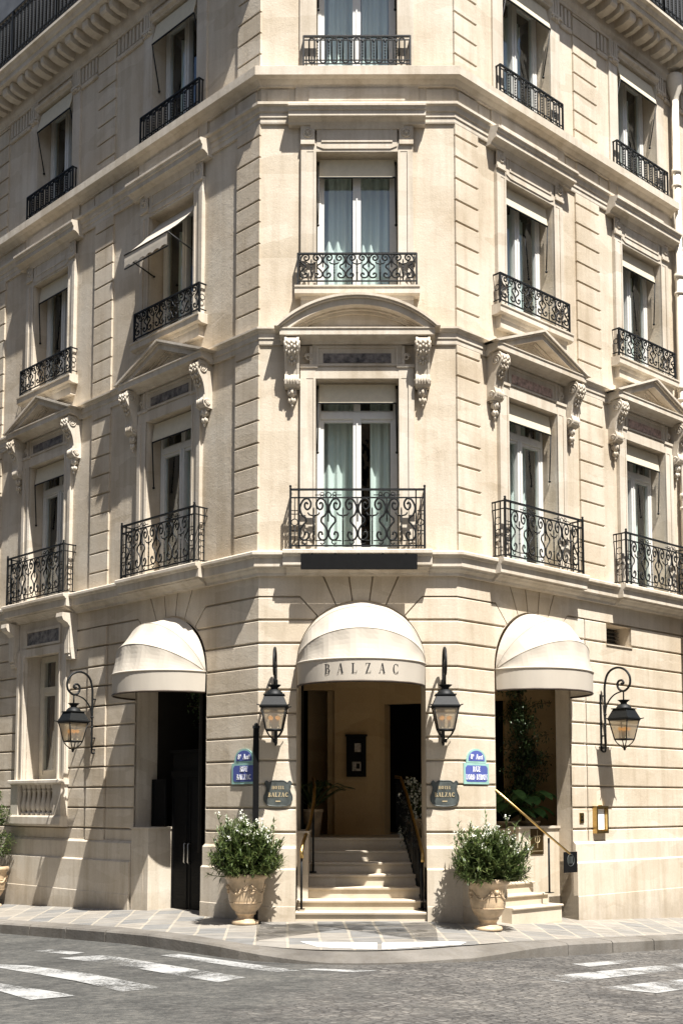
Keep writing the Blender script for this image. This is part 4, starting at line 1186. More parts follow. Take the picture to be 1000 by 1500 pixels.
mb = MB(); mb.box(-1.67, -1.195, -.44, -.41, -.25, 2.45); mb.box(-2.57, -1.67, -.45, -.38, 2.06, 2.16); mb.box(-2.57, -1.67, -.445, -.42, 2.16, 2.45); mb.box(-2.60, -1.2, -.46, -.37, 2.45, 2.49)
part('door_fascia', mb, BLACKP, 'L')
mb = MB()
for x in (-2.97, -2.62): mb.box(x - .015, x + .015, -.33, -.30, 1.26, 2.02)
mb.box(-2.985, -2.60, -.33, -.30, 2.0, 2.03)
mb.box(-2.955, -2.635, -.322, -.312, 1.27, 2.0)
part('glazed_guard', mb, BLACKP, 'L')

# --- porch handrails (brass on black iron)
def handrail(name, path, posts, r=.026, balus=0, fr='W'):
    mb = MB(); mb.tube(path, r, 8); o = part(name, mb, BRASS, fr)
    m = MB()
    for (x, y, z0, z1) in posts: m.tube([(x, y, z0), (x, y, z1)], .016, 6); m.box(x - .05, x + .05, -y - .05, -y + .05, z0, z0 + .012)
    if balus:
        for i in range(len(path) - 1):
            a, b = Vector(path[i]), Vector(path[i + 1])
            for k in range(balus):
                p = a.lerp(b, k / balus); m.tube([(p.x, p.y, max(p.z - .85, 0)), (p.x, p.y, p.z - .02)], .007, 4)
        m.tube([(p[0], p[1], p[2] - .80) for p in path], .010, 4); m.tube([(p[0], p[1], p[2] - .10) for p in path], .008, 4)
        for i in range(len(path) - 1):
            a, b = Vector(path[i]), Vector(path[i + 1]); c = (a + b) / 2
            m.torus((c.x, c.y, c.z - .45), .10, .007, 'x', 12, 4)
    sub('rail_post', m, IRON, o)
    return o
handrail('brass_handrail', [(-.64, .12, .86), (-.645, .15, .97), (-.62, .35, 1.10), (-.54, .75, 1.36), (-.50, 1.2, 1.66), (-.50, 1.6, 1.90), (-.53, 1.95, 2.04)], [(-.645, .14, .13, .95), (-.505, 1.12, .60, 1.60)])
handrail('brass_handrail', [(1.10, .22, .80), (1.10, .30, .92), (1.06, .65, 1.16), (1.0, 1.05, 1.45), (.93, 1.5, 1.80), (.86, 1.9, 2.05), (.78, 2.0, 2.06)], [(1.08, .25, .13, .85)], balus=5)
handrail('brass_handrail', [(.80, -.0, 1.84), (1.70, -.27, 1.16), (2.05, -.40, .88)], [(1.74, -.24, .30, 1.12)], .017, fr='R')
# fascia box under the front balcony
# ================================================================ things
# --- dome awnings over the arches
def dome(fr, label):
    c = ARC[fr]; t = thing('dome_awning', label, 'awning', mat_of(fr, c), 'dome awnings over the three arches')
    R = .925; P = .86; HP = [0, 28, 58, 88]
    def pt(th, ph): return (R * math.cos(th), -(.02 + P * math.sin(th) * math.cos(ph) * (1 + .03 * math.sin(ph))), AR_Z - .02 + R * math.sin(th) * math.sin(ph))
    mb = MB(); n = 36; m = 6; rows = []
    for k in range(3):
        for j in range(m + (k == 2)):
            u = j / m; row = []
            for i in range(n + 1):
                th = math.pi * i / n; a = Vector(pt(th, R_(HP[k]))); b = Vector(pt(th, R_(HP[k + 1])))
                p = a.lerp(b, u); o = Vector((0, 0, AR_Z)); sag = .022 * math.sin(math.pi * u) * math.sin(th) * (1 + .5 * math.sin(th * 14 + k))
                p = p - (p - o).normalized() * sag; row.append(p)
            rows.append(row)
    mb.add([p for r in rows for p in r], [(a * (n + 1) + i, a * (n + 1) + i + 1, (a + 1) * (n + 1) + i + 1, (a + 1) * (n + 1) + i) for a in range(len(rows) - 1) for i in range(n)], False)
    for k in (1, 2): mb.tube([tuple(Vector(pt(math.pi * i / n, R_(HP[k]))) ) for i in range(n + 1)], .005, 5)
    mb.tube([pt(math.pi * i / n, 0) for i in range(n + 1)], .016, 5)
    link('canopy', mb.mesh('canopy', AWN), t)
    mb = MB(); vs_ = []
    for i in range(n + 1):
        th = math.pi * i / n; x, y, z = pt(th, 0)
        for j in range(4):
            q = j / 3; k = 1 - .012 * q + .004 * math.sin(i * 1.3) * q; vs_.append((x * k, y * k, z - .31 * q))
    mb.add(vs_, [(i * 4 + j, i * 4 + j + 1, (i + 1) * 4 + j + 1, (i + 1) * 4 + j) for i in range(n) for j in range(3)], True)
    link('valance', mb.mesh('valance', AWN), t)
    mb = MB(); mb.tube([(pt(math.pi * i / n, 0)[0] * .985, pt(math.pi * i / n, 0)[1] * .985, AR_Z - .335) for i in range(n + 1)], .016, 5)
    link('bottom_trim', mb.mesh('bottom_trim', TRIM), t)
    return t, pt, R, P
dome('L', 'cream dome awning over the black service doors, half in shade')
cd, pt, DR, DP = dome('C', 'cream dome awning with black BALZAC lettering over the entrance steps')
dome('R', 'cream dome awning over the right-hand arch with side steps')

# --- lettering from hand-drawn serif glyphs (unit height)
def ring(cx, cz, rx, rz, a0, a1, th, tn, n=14):
    out = []
    def rr(a): return tn + (th - tn) * abs(math.cos(a))
    for i in range(n):
        q = []
        for a, k in ((a0 + (a1 - a0) * i / n, 0), (a0 + (a1 - a0) * (i + 1) / n, 0), (a0 + (a1 - a0) * (i + 1) / n, 1), (a0 + (a1 - a0) * i / n, 1)):
            a = R_(a); d = rr(a) * k
            q.append((cx + (rx - d) * math.cos(a), cz + (rz - min(d, tn * 1.3) * k) * math.sin(a)))
        out.append(q)
    return out
def bar(x0, z0, x1, z1): return [(x0, z0), (x1, z0), (x1, z1), (x0, z1)]
def sl(x0, x1, w, z0=0, z1=1): return [(x0, z0), (x0 + w, z0), (x1 + w, z1), (x1, z1)]
T_, t_ = .15, .045
def serif(x, z, w=.24): return bar(x - w / 2, z, x + w / 2, z + t_)
def make_glyphs(T_, t_):
    def serif(x, z, w=.24): return bar(x - w / 2, z, x + w / 2, z + t_)
    def stem(x, z0=0, z1=1): return [bar(x, z0, x + T_, z1), serif(x + T_ / 2, z0, T_ + .16), serif(x + T_ / 2, z1 - t_, T_ + .16)]
    GL = {
     'B': (.66, stem(.08) + ring(.30, .75, .27, .25, -90, 90, T_, t_) + ring(.32, .26, .32, .26, -90, 90, T_, t_) + [bar(.1, .955, .31, 1), bar(.1, .49, .32, .53), bar(.1, 0, .32, .045)]),
     'A': (.74, [sl(.06, .33, .05), sl(.50, .30, T_), bar(.18, .33, .52, .37), serif(.09, 0, .2), serif(.58, 0, .26)]),
     'L': (.60, stem(.08) + [bar(.1, 0, .55, t_), bar(.51, 0, .55, .24)]),
     'Z': (.64, [sl(.05, .42, T_), bar(.06, .955, .57, 1), bar(.05, 0, .58, .045), bar(.06, .78, .10, 1), bar(.54, 0, .58, .22)]),
     'C': (.74, ring(.40, .5, .35, .5, 42, 318, T_, t_, 22) + [bar(.63, .70, .67, .98), bar(.63, .02, .67, .30)]),
     'H': (.82, stem(.08) + stem(.58) + [bar(.2, .48, .6, .525)]),
     'O': (.80, ring(.40, .5, .35, .5, 0, 360, T_, t_, 26)),
     'T': (.66, stem(.25) + [bar(.02, .955, .63, 1), bar(.02, .76, .06, 1), bar(.59, .76, .63, 1)]),
     'E': (.62, stem(.08) + [bar(.1, .955, .54, 1), bar(.1, 0, .56, .045), bar(.1, .48, .42, .525), bar(.50, .78, .54, 1), bar(.52, 0, .56, .22), bar(.39, .40, .42, .60)]),
     'R': (.74, stem(.08) + ring(.32, .74, .29, .26, -90, 90, T_, t_) + [bar(.1, .955, .33, 1), bar(.1, .48, .33, .525), sl(.52, .30, T_, 0, .5), serif(.62, 0, .22)]),
     'U': (.78, [bar(.08, .3, .08 + T_, 1), bar(.62, .3, .665, 1), serif(.155, .955, .30), serif(.64, .955, .24)] + ring(.372, .32, .293, .32, 180, 360, T_ * .8, t_)),
     'D': (.78, stem(.08) + ring(.34, .5, .38, .5, -90, 90, T_, t_, 18) + [bar(.1, .955, .35, 1), bar(.1, 0, .35, .045)]),
     'Y': (.72, [bar(.29, 0, .29 + T_, .45), sl(.29, .05, T_, .42, 1), sl(.38, .58, .05, .42, 1), serif(.365, 0, .3), serif(.14, .955, .26), serif(.61, .955, .2)]),
     'N': (.82, [bar(.10, 0, .145, 1), bar(.64, 0, .685, 1), [(.60, 0), (.69, 0), (.25, 1), (.10, 1)], serif(.12, 0, .22), serif(.14, .955, .22), serif(.66, .955, .22)]),
     '8': (.60, ring(.29, .74, .22, .26, 0, 360, T_ * .8, t_, 20) + ring(.29, .27, .26, .27, 0, 360, T_ * .8, t_, 20)),
     'e': (.36, [[(x * .5, z * .5 + .45) for x, z in q] for q in ring(.32, .5, .30, .5, 0, 310, T_ * 1.3, .1) + [bar(.1, .45, .6, .55)]]),
     'r': (.38, [bar(.06, 0, .06 + T_, .62)] + [bar(.1, .50, .36, .62)]), 't': (.36, [bar(.10, .0, .10 + T_, .85), bar(.0, .54, .34, .64)]),
    }
    return GL
GL = make_glyphs(.15, .045); GLS = make_glyphs(.19, .10)
def text_w(s, sp): return sum((GL[c][0] if c in GL else .45) + sp for c in s) - sp
def put_text(mb, s, cx, z, h, d, sp=.08, t=.004, bend=None, sx=1.0):
    G_ = GL if h > .1 else GLS
    x = cx - text_w(s, sp) * h * sx / 2; e = 0
    for ch in s:
        if ch in GL:
            for q in G_[ch][1]:
                poly = [(x + p[0] * h * sx, z + p[1] * h) for p in q]
                a = sum(poly[i][0] * poly[(i + 1) % len(poly)][1] - poly[(i + 1) % len(poly)][0] * poly[i][1] for i in range(len(poly)))
                if a < 0: poly = poly[::-1]
                e = (e + 1) % 40
                if bend: mb.add([bend(px, pz, e * .00012) for px, pz in poly], [tuple(range(len(poly)))])
                else: mb.prism(poly, d, d + t + e * .00012)
            x += (GL[ch][0] + sp) * h * sx
        else: x += (.45 + sp) * h * sx
def bend(x, z, e=0):
    # follow the front of the valance (half-ellipse in plan), arc length ~ x
    th = math.pi / 2 - x / .93
    return (DR * .993 * math.cos(th), -(.02 + DP * math.sin(th)) * .993 - .006 - e, z)
wtot = text_w('BALZAC', .80) * .135; xc = -wtot / 2
for ch in 'BALZAC':
    wc = GL[ch][0] * .135; mb = MB(); put_text(mb, ch, xc + wc / 2, AR_Z - .225, .135, 0, 0, bend=bend); link('letter', mb.mesh('letter', BLACKL), cd)
    xc += wc + .80 * .135

# --- gooseneck wall lanterns
def zoomp(x, y): return (.09 + ((860 + x / 10) - 884.5) / 84.7, 3.0 + (1052.5 - (960 + y / 10)) / 88.7)
def lantern(fr, x, label):
    t = thing('wall_lantern', label, 'lantern', mat_of(fr, x), 'gooseneck wall lanterns around the entrance')
    P = [(245, 1340), (245, 800), (245, 560), (250, 420), (290, 280), (370, 205), (480, 185), (590, 235), (655, 330), (655, 440), (600, 510), (540, 530), (480, 500), (455, 430), (480, 380), (530, 375), (555, 410), (535, 430), (515, 415)]
    br = MB(); pp = smooth_path([zoomp(*p) for p in P], 4)
    br.tube([(0, -max(d, .03), z) for d, z in pp], .019, 7)
    br.tube([(0, -max(d, .03), z) for d, z in smooth_path([zoomp(*p) for p in [(250, 860), (268, 740), (310, 660), (370, 595), (440, 555), (530, 532)]], 4)], .012, 6)
    br.tube([(0, -max(d, .012), z) for d, z in smooth_path([zoomp(*p) for p in [(245, 1330), (235, 1385), (200, 1385), (178, 1360), (195, 1330), (220, 1335)]], 4)], .015, 6)
    for Y in (580, 1160): z = zoomp(0, Y)[1]; br.box(-.018, .018, 0, .10, z - .01, z + .012)
    zt, zb = zoomp(0, 570)[1], zoomp(0, 1370)[1]
    br.box(-.022, .022, 0, .010, zb, zt + .02)
    for Y in (850, 1000): z = zoomp(0, Y)[1]; br.ball((0, -.09, z), .03, .03, .02)
    d0 = .45; br.tube([(0, -d0, 3.44), (0, -d0, 3.30)], .012, 6)
    link('bracket', br.mesh('bracket', IRON), t)
    f = MB()
    def frust(r0, z0, r1, z1, cap=True):
        f.add([(sx * r0, -d0 + sy * r0, z0) for sx, sy in ((-1, -1), (1, -1), (1, 1), (-1, 1))] + [(sx * r1, -d0 + sy * r1, z1) for sx, sy in ((-1, -1), (1, -1), (1, 1), (-1, 1))],
              [(3, 2, 1, 0), (4, 5, 6, 7), (0, 1, 5, 4), (1, 2, 6, 5), (2, 3, 7, 6), (3, 0, 4, 7)])
    frust(.198, 2.99, .198, 3.008); frust(.185, 3.008, .125, 3.15); frust(.145, 3.15, .145, 3.165); frust(.18, 2.965, .19, 2.99)
    f.lathe([(.125, 3.165), (.115, 3.19), (.09, 3.22), (.055, 3.235), (.05, 3.25), (.055, 3.26), (.095, 3.295), (.10, 3.30), (.0, 3.305)], (0, -d0, 0), 16)
    for sx in (-1, 1):
        for sy in (-1, 1):
            f.tube([(sx * .172, -d0 + sy * .172, 2.98), (sx * .112, -d0 + sy * .112, 2.665)], .011, 4)
            f.tube([(sx * .19, -d0 + sy * .19, 3.0), (sx * .225, -d0 + sy * .225, 3.01)], .008, 4)
            f.tube([(sx * .112, -d0 + sy * .112, 2.665), (sx * .085, -d0 + sy * .085, 2.61), (sx * .03, -d0 + sy * .03, 2.545), (0, -d0, 2.525)], .009, 5)
    for a, b in (((-1, -1), (1, -1)), ((1, -1), (1, 1)), ((1, 1), (-1, 1)), ((-1, 1), (-1, -1))):
        f.tube([(a[0] * .112, -d0 + a[1] * .112, 2.665), (b[0] * .112, -d0 + b[1] * .112, 2.665)], .012, 4)
    f.ball((0, -d0, 2.515), .022, .022, .03)
    link('lamp_frame', f.mesh('lamp_frame', IRON), t)
    g = MB()
    c0 = [(sx * .110, -d0 + sy * .110, 2.67) for sx, sy in ((-1, -1), (1, -1), (1, 1), (-1, 1))]; c1 = [(sx * .168, -d0 + sy * .168, 2.97) for sx, sy in ((-1, -1), (1, -1), (1, 1), (-1, 1))]
    g.add(c0 + c1, [(0, 1, 5, 4), (1, 2, 6, 5), (2, 3, 7, 6), (3, 0, 4, 7), (0, 3, 2, 1)])
    link('glass_panes', g.mesh('glass_panes', LGLASS), t)
    b = MB()
    for sx, sy in ((-.05, -.05), (.05, -.05), (.05, .05), (-.05, .05)):
        b.ball((sx, -d0 + sy, 2.835), .034, .034, .03, 8, 6)
    link('bulb', b.mesh('bulb', AMBER), t)
    b = MB()
    for sx, sy in ((-.05, -.05), (.05, -.05), (.05, .05), (-.05, .05)): b.tube([(sx, -d0 + sy, 2.68), (sx, -d0 + sy, 2.80)], .014, 6)
    b.box(-.09, .09, d0 - .09, d0 + .09, 2.672, 2.685)
    link('candle_holder', b.mesh('candle_holder', STEEL), t)
lantern('C', -1.01, 'black gooseneck lantern between the street sign on its left and the entrance arch')
lantern('C', 1.385, 'black gooseneck lantern above the shield plaque right of the entrance arch')
lantern('L', -4.17, 'black gooseneck lantern beside the balustraded ground-floor window')
lantern('R', 3.47, 'black gooseneck lantern above the brass menu box')

# --- street signs
def street_sign(fr, x, lines, label):
    t = thing('street_sign', label, 'street sign', mat_of(fr, x), 'blue enamel street signs on the corner piers')
    w, z0, z1 = .275, 1.92, 2.225
    b = MB(); b.box(-w, w, .004, .016, z0, z1)
    arc = [(w * .80 * math.cos(math.pi * i / 16), z1 + .004 + .205 * math.sin(math.pi * i / 16) ** .8) for i in range(17)]
    b.prism(arc, .004, .016); link('green_border', b.mesh('green_border', SIGNGREEN), t)
    m = MB(); k = .035
    m.prism([(-w + 2 * k, z0 + k), (w - 2 * k, z0 + k), (w - k, z0 + 2 * k), (w - k, z1 - 2 * k), (w - 2 * k, z1 - k), (-w + 2 * k, z1 - k), (-w + k, z1 - 2 * k), (-w + k, z0 + 2 * k)], .016, .019)
    m.prism([(p[0] * .80, z1 + .03 + (p[1] - z1 - .004) * .74) for p in arc], .016, .019)
    link('blue_panel', m.mesh('blue_panel', SIGNBLUE), t)
    l = MB(); put_text(l, '8e Arrt', 0, z1 + .055, .075, .019, .05, .003)
    put_text(l, lines[0], 0, 2.10, .075, .019, .06, .003); put_text(l, lines[1], 0, 1.985, .075, .019, .04, .003, sx=min(1, .47 / (text_w(lines[1], .04) * .075)))
    link('lettering', l.mesh('lettering', WHITEL), t)
street_sign('R', .365, ('RUE', 'LORD BYRON'), 'blue enamel sign reading RUE LORD BYRON with arched top')
street_sign('L', -.285, ('RUE', 'BALZAC'), 'blue enamel sign reading RUE BALZAC, shaded behind the black post')
# --- shield plaques
def shield(x, label):
    t = thing('shield_plaque', label, 'plaque', mat_of('C', x), 'slate shield plaques flanking the entrance')
    z0, z1, w = 1.60, 1.965, .20
    half = [(0, z1), (.08, z1 - .0), (.13, z1 - .03), (.165, z1 + .0), (.19, z1 - .04), (.165, z1 - .10), (.175, z1 - .16), (.20, z1 - .22), (.195, z1 - .29), (.15, z1 - .345), (.08, z0 + .005), (0, z0)]
    p = smooth_path(half, 3); poly = p + [(-a, b) for a, b in p[::-1][1:-1]]
    b = MB(); b.prism(poly, .004, .022); rim = MB()
    b.tube([(a, -.022, z) for a, z in poly], .007, 5, closed=True)
    link('plate', b.mesh('plate', SLATE), t)
    l = MB(); put_text(l, 'HOTEL', 0, 1.845, .045, .023, .12, .003); put_text(l, 'BALZAC', 0, 1.735, .062, .023, .10, .003); l.box(-.035, .035, .023, .026, 1.665, 1.68)
    link('lettering', l.mesh('lettering', GOLDL), t)
shield(-.975, 'dark shield plaque reading HOTEL BALZAC under the left entrance lantern')
shield(1.40, 'dark shield plaque reading HOTEL BALZAC under the right entrance lantern')

# --- blank black board under the front balcony
t = thing('blank_board', 'long blank black board fixed below the central balcony', 'board', mat_of('C', .18))
mb = MB(); mb.box(-.83, .83, .31, .345, 4.97, 5.19); link('board', mb.mesh('board', BLACKP), t)
mb = MB()
for k in range(5): mb.box(-.67 + .335 * k - .008, -.67 + .335 * k + .008, .27, .35, 5.19, 5.205)
link('clip', mb.mesh('clip', IRON), t)

# --- brass menu box, intercom, plaques on the right wing
t = thing('menu_box', 'brass framed menu box with white sheet under the right-hand lantern', 'menu box', mat_of('R', 3.36))
mb = MB(); w = .16
for a, b, c, d in ((-w, -w + .035, 1.16, 1.60), (w - .035, w, 1.16, 1.60), (-w + .035, w - .035, 1.16, 1.20), (-w + .035, w - .035, 1.56, 1.60)): mb.box(a, b, .003, .085, c, d)
mb.box(-w + .03, w - .03, .003, .03, 1.19, 1.57); mb.box(-.03, .03, .02, .06, 1.60, 1.615)
link('case', mb.mesh('case', BRASS), t)
mb = MB(); mb.box(-.11, .11, .03, .036, 1.22, 1.55); link('sheet', mb.mesh('sheet', PAPER), t)
t = thing('intercom_panel', 'small bronze intercom plate on the wall left of the menu box', 'intercom', mat_of('R', 2.90))
mb = MB(); mb.box(-.055, .055, .002, .014, 1.33, 1.49); link('plate', mb.mesh('plate', BRASS), t)
mb = MB(); mb.ball((0, -.016, 1.43), .014); mb.box(-.025, .025, .014, .017, 1.36, 1.39); link('button', mb.mesh('button', BLACKP), t)
def plaque(fr, x, z, w, h, d, label, mat):
    t = thing('wall_plaque', label, 'plaque', mat_of(fr, x, z))
    mb = MB(); mb.box(-w, w, d + .002, d + .014, -h, h); link('plate', mb.mesh('plate', mat), t)
    m = MB()
    if mat is BRASS2:
        m.torus((0, -(d + .015), .03), .055, .006, 'y', 18, 4); m.box(-.004, .004, d + .014, d + .018, -.10, .17); m.box(-.09, .09, d + .014, d + .018, .08, .088)
        m.box(-w + .02, w - .02, d + .014, d + .017, -.15, -.145)
    else:
        for i in range(4): m.box(-.07 + .035 * i, -.055 + .035 * i, d + .014, d + .018, -.02, .09)
        m.torus((0, -(d + .015), .03), .09, .005, 'y', 18, 4)
    link('emblem', m.mesh('emblem', GOLDL if mat is BRASS2 else SLATE), t)
BRASS2 = simple('dark_bronze_plate', (.13, .085, .035), .35, .8, .5, .3, 8)
plaque('R', 2.10, 1.05, .155, .20, -.27, 'bronze plaque on the parapet beside the side steps', BRASS2)
plaque('R', 2.46, .73, .17, .16, .092, 'black square plaque low on the arch jamb below the brass handrail', BLACKP)
# --- slim post in front of the street sign
t = thing('kerbside_post', 'slim black post standing before the RUE BALZAC sign', 'post', mat_of('W', -1.27, hpave(-1.27, -.33), -.33))
mb = MB(); mb.box(-.04, .04, -.03, .03, 0, 2.72); link('post_shaft', mb.mesh('post_shaft', BLACKP), t)
mb = MB(); mb.box(-.048, .048, -.038, .038, 2.72, 2.76); mb.ball((0, 0, 2.77), .03, .03, .03); link('post_cap', mb.mesh('post_cap', IRON), t)
mb = MB(); mb.box(-.08, .08, -.07, .07, 0, .03); link('foot_plate', mb.mesh('foot_plate', IRON), t)
# --- glass notice case on the porch wall
t = thing('notice_case', 'dark framed notice case with papers on the porch back wall', 'notice case', mat_of('W', .17, 0, 3.60))
mb = MB()
for a, b, c, d in ((-.17, -.11, 2.10, 2.80), (.11, .17, 2.10, 2.80), (-.11, .11, 2.10, 2.16), (-.11, .11, 2.74, 2.80)): mb.box(a, b, .002, .07, c, d)
mb.box(-.11, .11, .002, .02, 2.16, 2.74); mb.side([(0, 2.80), (.10, 2.80), (.10, 2.83), (0, 2.84)], -.19, .19)
link('frame', mb.mesh('frame', BLACKP), t)
mb = MB(); mb.box(-.03, .08, .021, .026, 2.53, 2.68); mb.box(-.07, .08, .021, .026, 2.20, 2.36); link('notice_sheet', mb.mesh('notice_sheet', PAPERP), t)
mb = MB(); mb.box(.0, .06, .027, .03, 2.24, 2.33); link('photo_print', mb.mesh('photo_print', BLACKP), t)
# round dark sign in the right-hand arch
t = thing('round_sign', 'round dark disc sign on the porch wall by the climbing plant', 'sign', Matrix.Translation((3.02, 2.765, 2.38)) @ Matrix.Rotation(.16, 4, 'Z'))
mb = MB(); mb.tube([(0, -.02, 0), (0, -.05, 0)], .15, 24); link('disc', mb.mesh('disc', BLACKP), t)
mb = MB(); mb.torus((0, -.052, 0), .13, .006, 'y', 24, 4); mb.box(-.05, .05, .05, .056, .04, .055); mb.box(-.035, -.022, .05, .056, -.07, .04); mb.box(.022, .035, .05, .056, -.07, .04); link('emblem', mb.mesh('emblem', SLATE), t)

# ---------------------------------------------------------------- plants
def leaf(mb, p, dirv, L, w, up=None, fold=.15):
    d = dirv.normalized(); u = up or Vector((0, 0, 1)); s_ = d.cross(u)
    if s_.length < .1: s_ = d.cross(Vector((1, 0, 0)))
    s_.normalize(); n = s_.cross(d)
    b = len(mb.v); m = p + d * L * .45 + n * L * .04; t = p + d * L - n * L * .06
    mb.v += [tuple(p), tuple(m - s_ * w + n * w * fold), tuple(t), tuple(m + s_ * w + n * w * fold), tuple(m)]
    mb.f += [(b, b + 1, b + 4), (b + 4, b + 1, b + 2), (b, b + 4, b + 3), (b + 4, b + 2, b + 3)]; mb.sm += [False] * 4
def rdir(r): 
    z = r.uniform(-1, 1); a = r.uniform(0, 2 * math.pi); q = math.sqrt(1 - z * z); return Vector((q * math.cos(a), q * math.sin(a), z))
def anduze(t, Rr=.30, H=.70):
    k = Rr / .30; h = H / .70
    P = [(0, .0), (.19, .0), (.195, .02), (.185, .045), (.14, .06), (.12, .075), (.115, .10), (.125, .125), (.145, .14), (.15, .155), (.145, .165), (.19, .215), (.225, .28), (.24, .35), (.245, .42), (.25, .50), (.258, .57), (.27, .61), (.285, .62), (.30, .64), (.305, .66), (.30, .685), (.285, .70), (.255, .70), (.25, .66), (0, .65)]
    mb = MB(); mb.lathe([(r * k, z * h) for r, z in P], (0, 0, 0), 40)
    mb.torus((0, 0, .47 * h), .249 * k, .008, 'z', 40, 5); mb.torus((0, 0, .30 * h), .232 * k, .006, 'z', 40, 5)
    link('urn', mb.mesh('urn', TERRA), t)
    g = MB()
    for q in range(4):
        a0 = q * math.pi / 2 + .3 - math.pi / 2 + math.pi / 4
        for i in range(19):
            u = i / 18; a = a0 - .62 + 1.24 * u; z = (.545 - .12 * math.sin(math.pi * u)) * h
            r = (.256 - .012 * math.sin(math.pi * u)) * k
            g.ball((r * math.cos(a), r * math.sin(a), z), .013 + .009 * math.sin(math.pi * u), None, .013 + .009 * math.sin(math.pi * u), 6, 4)
        for dz, rr in ((.52, .034), (.465, .02), (.435, .014)):
            g.ball((.257 * k * math.cos(a0 - .72), .257 * k * math.sin(a0 - .72), dz * h), rr, rr, rr, 8, 5)
    link('garland_relief', g.mesh('garland_relief', TERRA), t)
    sl_ = MB(); sl_.lathe([(.252 * k, .66 * h), (0, .67 * h)], (0, 0, 0), 20); link('soil', sl_.mesh('soil', SOIL), t)
def oleander(x, y, label, seed, rx=.50, hz=.92, tilt=0.0):
    t = thing('potted_oleander', label, 'potted shrub', mat_of('W', x, hpave(x, y), y), 'oleanders in glazed urns by the entrance')
    anduze(t); r = random.Random(seed); z0 = .66
    lf = MB(); st = MB(); fl = MB()
    n = 380
    for i in range(n):
        a = r.uniform(0, 2 * math.pi); q = math.sqrt(r.random())
        hh = (.24 + .70 * (1 - q * q) ** .5) * hz * r.uniform(.62, 1.02) * (1 + tilt * math.cos(a))
        bump_ = .86 + .16 * math.sin(3 * a + seed) + .06 * math.sin(5 * a)
        e = Vector((rx * q * bump_ * math.cos(a), rx * q * bump_ * math.sin(a) * .95, z0 + hh * r.uniform(.1, 1.5) if q > .70 else z0 + hh * r.uniform(.8, 1)))
        s0 = Vector((r.uniform(-.1, .1), r.uniform(-.1, .1), z0))
        mid = s0.lerp(e, .5) + Vector((e.x * .25, e.y * .25, -.04))
        pts = [s0.lerp(mid, u).lerp(mid.lerp(e, u), u) for u in (0, .25, .5, .75, 1)]
        st.tube([tuple(p) for p in pts], [.009, .008, .007, .005, .003], 4)
        axis = (pts[-1] - pts[-2]).normalized()
        nl = 26
        for k in range(nl):
            u = .35 + .65 * (k / nl); j = min(3, int(u * 4)); p = pts[j].lerp(pts[j + 1], u * 4 - j)
            d = (rdir(r) * .9 + axis * .75 + Vector((0, 0, .15)))
            leaf(lf, p, d, r.uniform(.08, .135), r.uniform(.010, .015))
        if r.random() < .26 and e.z > z0 + hz * .45:
            for k in range(r.randint(4, 9)):
                c = e + rdir(r) * .035 + Vector((0, 0, .02))
                for m_ in range(4): leaf(fl, c, rdir(r) + Vector((0, -.3, .6)), .022, .010)
    link('leaves', lf.mesh('leaves', LEAF), t); link('stems', st.mesh('stems', TWIG), t); link('blossoms', fl.mesh('blossoms', FLOWER), t)
oleander(-1.40, -.34, 'oleander in a garlanded urn left of the entrance steps', 3, .60, .92, -.05)
oleander(1.93, -.62, 'oleander in a garlanded urn right of the entrance steps', 8, .64, .86, .03)
# clipped shrub at the left edge
px_, py_ = wpt('L', -6.79, .46, 0).x, wpt('L', -6.79, .46, 0).y
t = thing('clipped_shrub', 'tiered leafy shrub in a cream urn by the balustraded window', 'potted shrub', mat_of('W', px_, hpave(px_, py_), py_))
anduze(t, .31, .72); r = random.Random(4); lf = MB(); st = MB()
st.tube([(0, 0, .66), (.01, 0, 1.0), (0, .01, 1.6)], .02, 6)
for (cz, R1, nn) in ((1.12, .40, 2600), (1.62, .30, 1700), (1.98, .17, 600)):
    for i in range(nn):
        d = rdir(r); q = r.uniform(.55, 1.0) * (1 + .12 * math.sin(5 * d.x + 4 * d.z + cz)); p = Vector((d.x * R1 * q, d.y * R1 * q, cz + d.z * R1 * q * .62))
        leaf(lf, p, d + rdir(r) * .8, r.uniform(.03, .055), r.uniform(.010, .017))
    for i in range(40):
        d = rdir(r); st.tube([(0, 0, cz - .05), (d.x * R1 * .8, d.y * R1 * .8, cz + d.z * R1 * .5)], .004, 4)
link('leaves', lf.mesh('leaves', LEAF), t); link('stems', st.mesh('stems', TWIG), t)

# porch plants
def pot(t, R1, H, mat=TERRA):
    mb = MB(); mb.lathe([(0, 0), (R1 * .72, 0), (R1 * .95, H * .88), (R1, H * .88), (R1, H), (R1 * .9, H), (R1 * .88, H * .92), (0, H * .9)], (0, 0, 0), 24); link('pot', mb.mesh('pot', mat), t)
def palm(x, y, label, seed, H=.55, n=16, L=.7):
    t = thing('potted_palm', label, 'potted plant', mat_of('W', x, FZ, y)); pot(t, .17, .45); r = random.Random(seed); lf = MB(); st = MB()
    for i in range(n):
        a = i * 2.4; el = r.uniform(.3, 1.2); pts = []
        for k in range(7):
            u = k / 6; pts.append(Vector((math.cos(a) * L * u * math.cos(el) * (1 + .2 * u), math.sin(a) * L * u * math.cos(el), .42 + H * .5 * min(1, u * 1.2) + L * u * math.sin(el) * (1 - .75 * u))))
        st.tube([tuple(p) for p in pts], .005, 4)
        for k in range(1, 6):
            for j in range(5):
                p = pts[k].lerp(pts[k + 1], j / 5)
                for s_ in (-1, 1):
                    ax = (pts[k + 1] - pts[k]).normalized(); sd = ax.cross(Vector((0, 0, 1))) * s_
                    leaf(lf, p, sd + ax * .7 + Vector((0, 0, -.15)), .12, .011)
    link('fronds', lf.mesh('fronds', LEAFD), t); link('stems', st.mesh('stems', TWIG), t)
